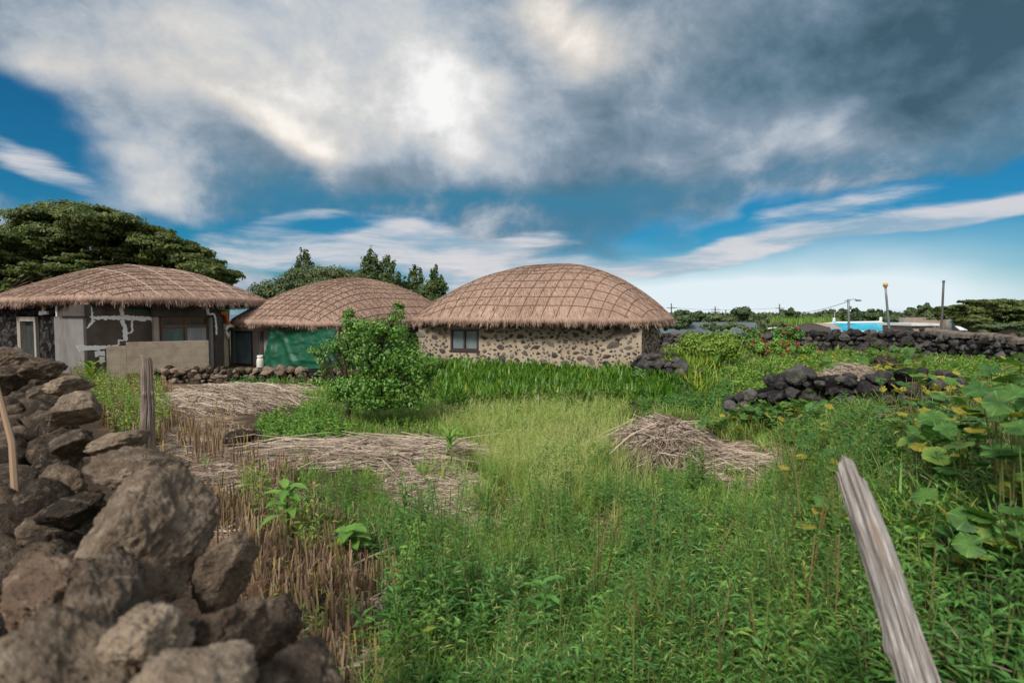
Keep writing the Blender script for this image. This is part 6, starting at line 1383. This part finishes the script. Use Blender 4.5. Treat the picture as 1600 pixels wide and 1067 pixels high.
# ------------------------------------------------------------------ single broad leaved plants
def broad_plant(label, u, v, Y, h, n, L, W, seed, mat='weed', hue=.1, up=.35, grp='broad leaved plants', low=.55):
    c = at(u, v, Y); g0 = gz(c[0], c[1]); base = np.array([c[0], c[1], float(g0)]); r = np.random.default_rng(seed); root = thing('broad_leaved_plant', label, 'plant', base, grp)
    top = c; mb = MB(); tube(mb, [base, (base + top) / 2 + r.normal(0, .02, 3), top], [.012, .01, .006], 7); mb.build('stem', M['stem'], root)
    mb = MB()
    for k in range(n):
        t = 1 - low * (k / n) ** 1.3; th = k * 2.4 + r.normal(0, .2); B = base + (top - base) * t; e = np.array([math.cos(th), math.sin(th), 0]); Lk = L * r.uniform(.75, 1.15); Wk = W * r.uniform(.8, 1.1); S = np.array([-e[1], e[0], 0]); V = []; s_ = np.linspace(0, 1, 9); el = up + r.normal(0, .15)
        p = B.copy(); an = el + .4
        for s in s_:
            w = Wk * .5 * (math.sin(PI * min(1, s * 1.02) ** .8) ** .9 + .02); up_ = np.array([-e[0] * math.sin(an), -e[1] * math.sin(an), math.cos(an)])
            for x, z in ((-1, .22), (-.5, .07), (0, 0), (.5, .07), (1, .22)): V.append(p + S * w * x + up_ * w * z + np.array([0, 0, r.normal(0, .003)]))
            p = p + (e * math.cos(an) + np.array([0, 0, math.sin(an)])) * Lk / 8; an -= 1.15 / 8 * r.uniform(.8, 1.3)
        i = (np.arange(8)[:, None] * 5 + np.arange(4)[None]).ravel(); mb.add(V, np.stack([i, i + 1, i + 6, i + 5], -1), var=r.uniform(.3, 1), hue=(r.random() < hue) * .6)
    mb.build('leaves', M[mat], root, smooth=True)
broad_plant('broad pale green leaved plant sprouting from the stubble next to the big brown wall stone', 447, 762, 4.4, .6, 13, .25, .085, 1, 'weed', .1, .15, low=.5)
broad_plant('glossy mid green leaved plant at the edge of the stubble, below the flat reed bundle', 545, 832, 4.3, .5, 20, .20, .105, 2, 'weed', .05, .3, low=.9)
broad_plant('thin palm-like green plant with drooping leaves growing out of the flat reed bundle', 703, 684, 7.6, .5, 18, .34, .035, 3, 'weed', .1, .6)
broad_plant('drooping dark leaved seedling beside the flat reed bundle and dry litter', 634, 762, 5.2, .4, 8, .13, .04, 4, 'weed_dark', .0, .2)
broad_plant('bushy yellow green plant at the end of the field wall before the grey shutter', 142, 572, 11, .6, 16, .3, .09, 5, 'ginger', .5, .6)
broad_plant('stout dark leafy plant in the lower middle of the weeds', 850, 912, 3.3, .4, 14, .14, .05, 6, 'weed_dark', .0, .3)
def bamboo_grass(label, u, v, n, seed, L, hue=.1):
    r = np.random.default_rng(seed); P = scatter([(u - 90, v - 40), (u + 90, v - 40), (u + 90, v + 60), (u - 90, v + 60)], n, r=r); k = len(P); mb = MB()
    for j in range(6): blades(mb, P + r.normal(0, .03, (k, 3)) * [1, 1, 0] + np.array([0, 0, .04 * j]), r.uniform(*L, k), r.uniform(.010, .018, k), r.uniform(0, 6.3, k), r.uniform(.3, 1.0, k), r.uniform(.4, 1.2, k), r.random(k), (r.random(k) < hue) * .8, 4)
    o = mb.build('bamboo_grass', M['weed'], loc=(*P[:, :2].mean(0), float(P[:, 2].mean()))); tag(o, label, 'grass clump')
bamboo_grass('clump of arching bamboo-like grass blades just behind the leaning post', 1435, 850, 75, 1, (.16, .34), .1)
bamboo_grass('yellowing clump of arching grass blades beside the leaning post near the vines', 1330, 850, 40, 2, (.14, .28), .35)
def dead_twigs():
    P = scatter([(1430, 940), (1660, 880), (1660, 1170), (1420, 1170)], 520); k = len(P); an = rng.uniform(0, 6.3, k); L = rng.uniform(.08, .3, k); el = np.abs(rng.normal(.25, .4, k)); d = np.stack([np.cos(an) * np.cos(el), np.sin(an) * np.cos(el), np.sin(el)], -1)
    mb = MB(); sticks(mb, P, P + d * L[:, None], rng.uniform(.002, .006, k), rng.random(k) * .3, (rng.random(k) < .6) * .9, .02)
    P = scatter([(1480, 650), (1640, 640), (1640, 860), (1500, 800)], 700); k = len(P); an = rng.uniform(0, 6.3, k); L = rng.uniform(.1, .4, k); el = np.abs(rng.normal(.7, .4, k)); d = np.stack([np.cos(an) * np.cos(el), np.sin(an) * np.cos(el), np.sin(el)], -1)
    sticks(mb, P, P + d * L[:, None], rng.uniform(.002, .004, k), rng.random(k), (rng.random(k) < .3) * .9, .02)
    tag(mb.build('dead_twigs', M['reed'], loc=(2, 2.5, .8)), 'dead brown twigs and stalks', 'twigs', kind='stuff')
dead_twigs()
# ------------------------------------------------------------------ loose stones and odds
def loose(label, u, v, s, seed, var, hue=0, Y=None, sink=.3):
    c = ground_at(np.array([float(u)]), np.array([float(v)]))[0][0]; mb = MB(); stone(mb, c + [0, 0, s[2] * sink], s, (.1, .15, seed), 700 + seed, 5, var, hue, rough=1.2)
    tag(mb.build('field_stone', M['rock'], loc=c, smooth=True), label, 'stone', 'loose stones in the stubble')
loose('rounded stone with a reddish broken side lying among the dry stalks', 428, 935, (.20, .15, .14), 1, .55, .35)
loose('dark grey knobbly stone half buried in stubble beside the reddish one', 500, 965, (.10, .10, .12), 2, .05)
loose('pitted grey stone at the foot of the field wall, nearest the camera end', 395, 1000, (.17, .13, .12), 3, .3)
loose('dark flat stone between the stubble and the green weeds below the reed heap', 372, 700, (.34, .26, .20), 4, .1)
loose('dark lump of stone showing through the pumpkin vine before the wall bend', 1388, 580, (.55, .4, .35), 6, .05)
mb = MB(); a = ground_at(np.array([843.]), np.array([650.]))[0][0]; tube(mb, [a - [0, 0, .1], a + [.0, 0, .55]], .011, 6)
tag(mb.build('marker_stake', M['rust_pole'], loc=a), 'thin rusty stake standing in the grass before the strap leaf bed', 'stake')
mb = MB(); a = ground_at(np.array([560.]), np.array([905.]))[0][0]
tube(mb, [a + [-.12, -.12, .10], a + [.05, .05, .14], a + [.22, .2, .16]], [.012, .01, .007], 7); tag(mb.build('stick', M['reed'], loc=a), 'bleached stick lying across the litter by the stubble', 'stick')
mb = MB(); a = at(2, 600, 3.3); b = at(22, 720, 3.0); b[2] -= .25; tube(mb, [b, (a + b) / 2 + [.02, 0, 0], a + [-.04, 0, .05]], [.02, .018, .012], 7); tag(mb.build('stick', M['stubble'], loc=b), 'brown stick leaning against the far side of the field wall', 'stick')
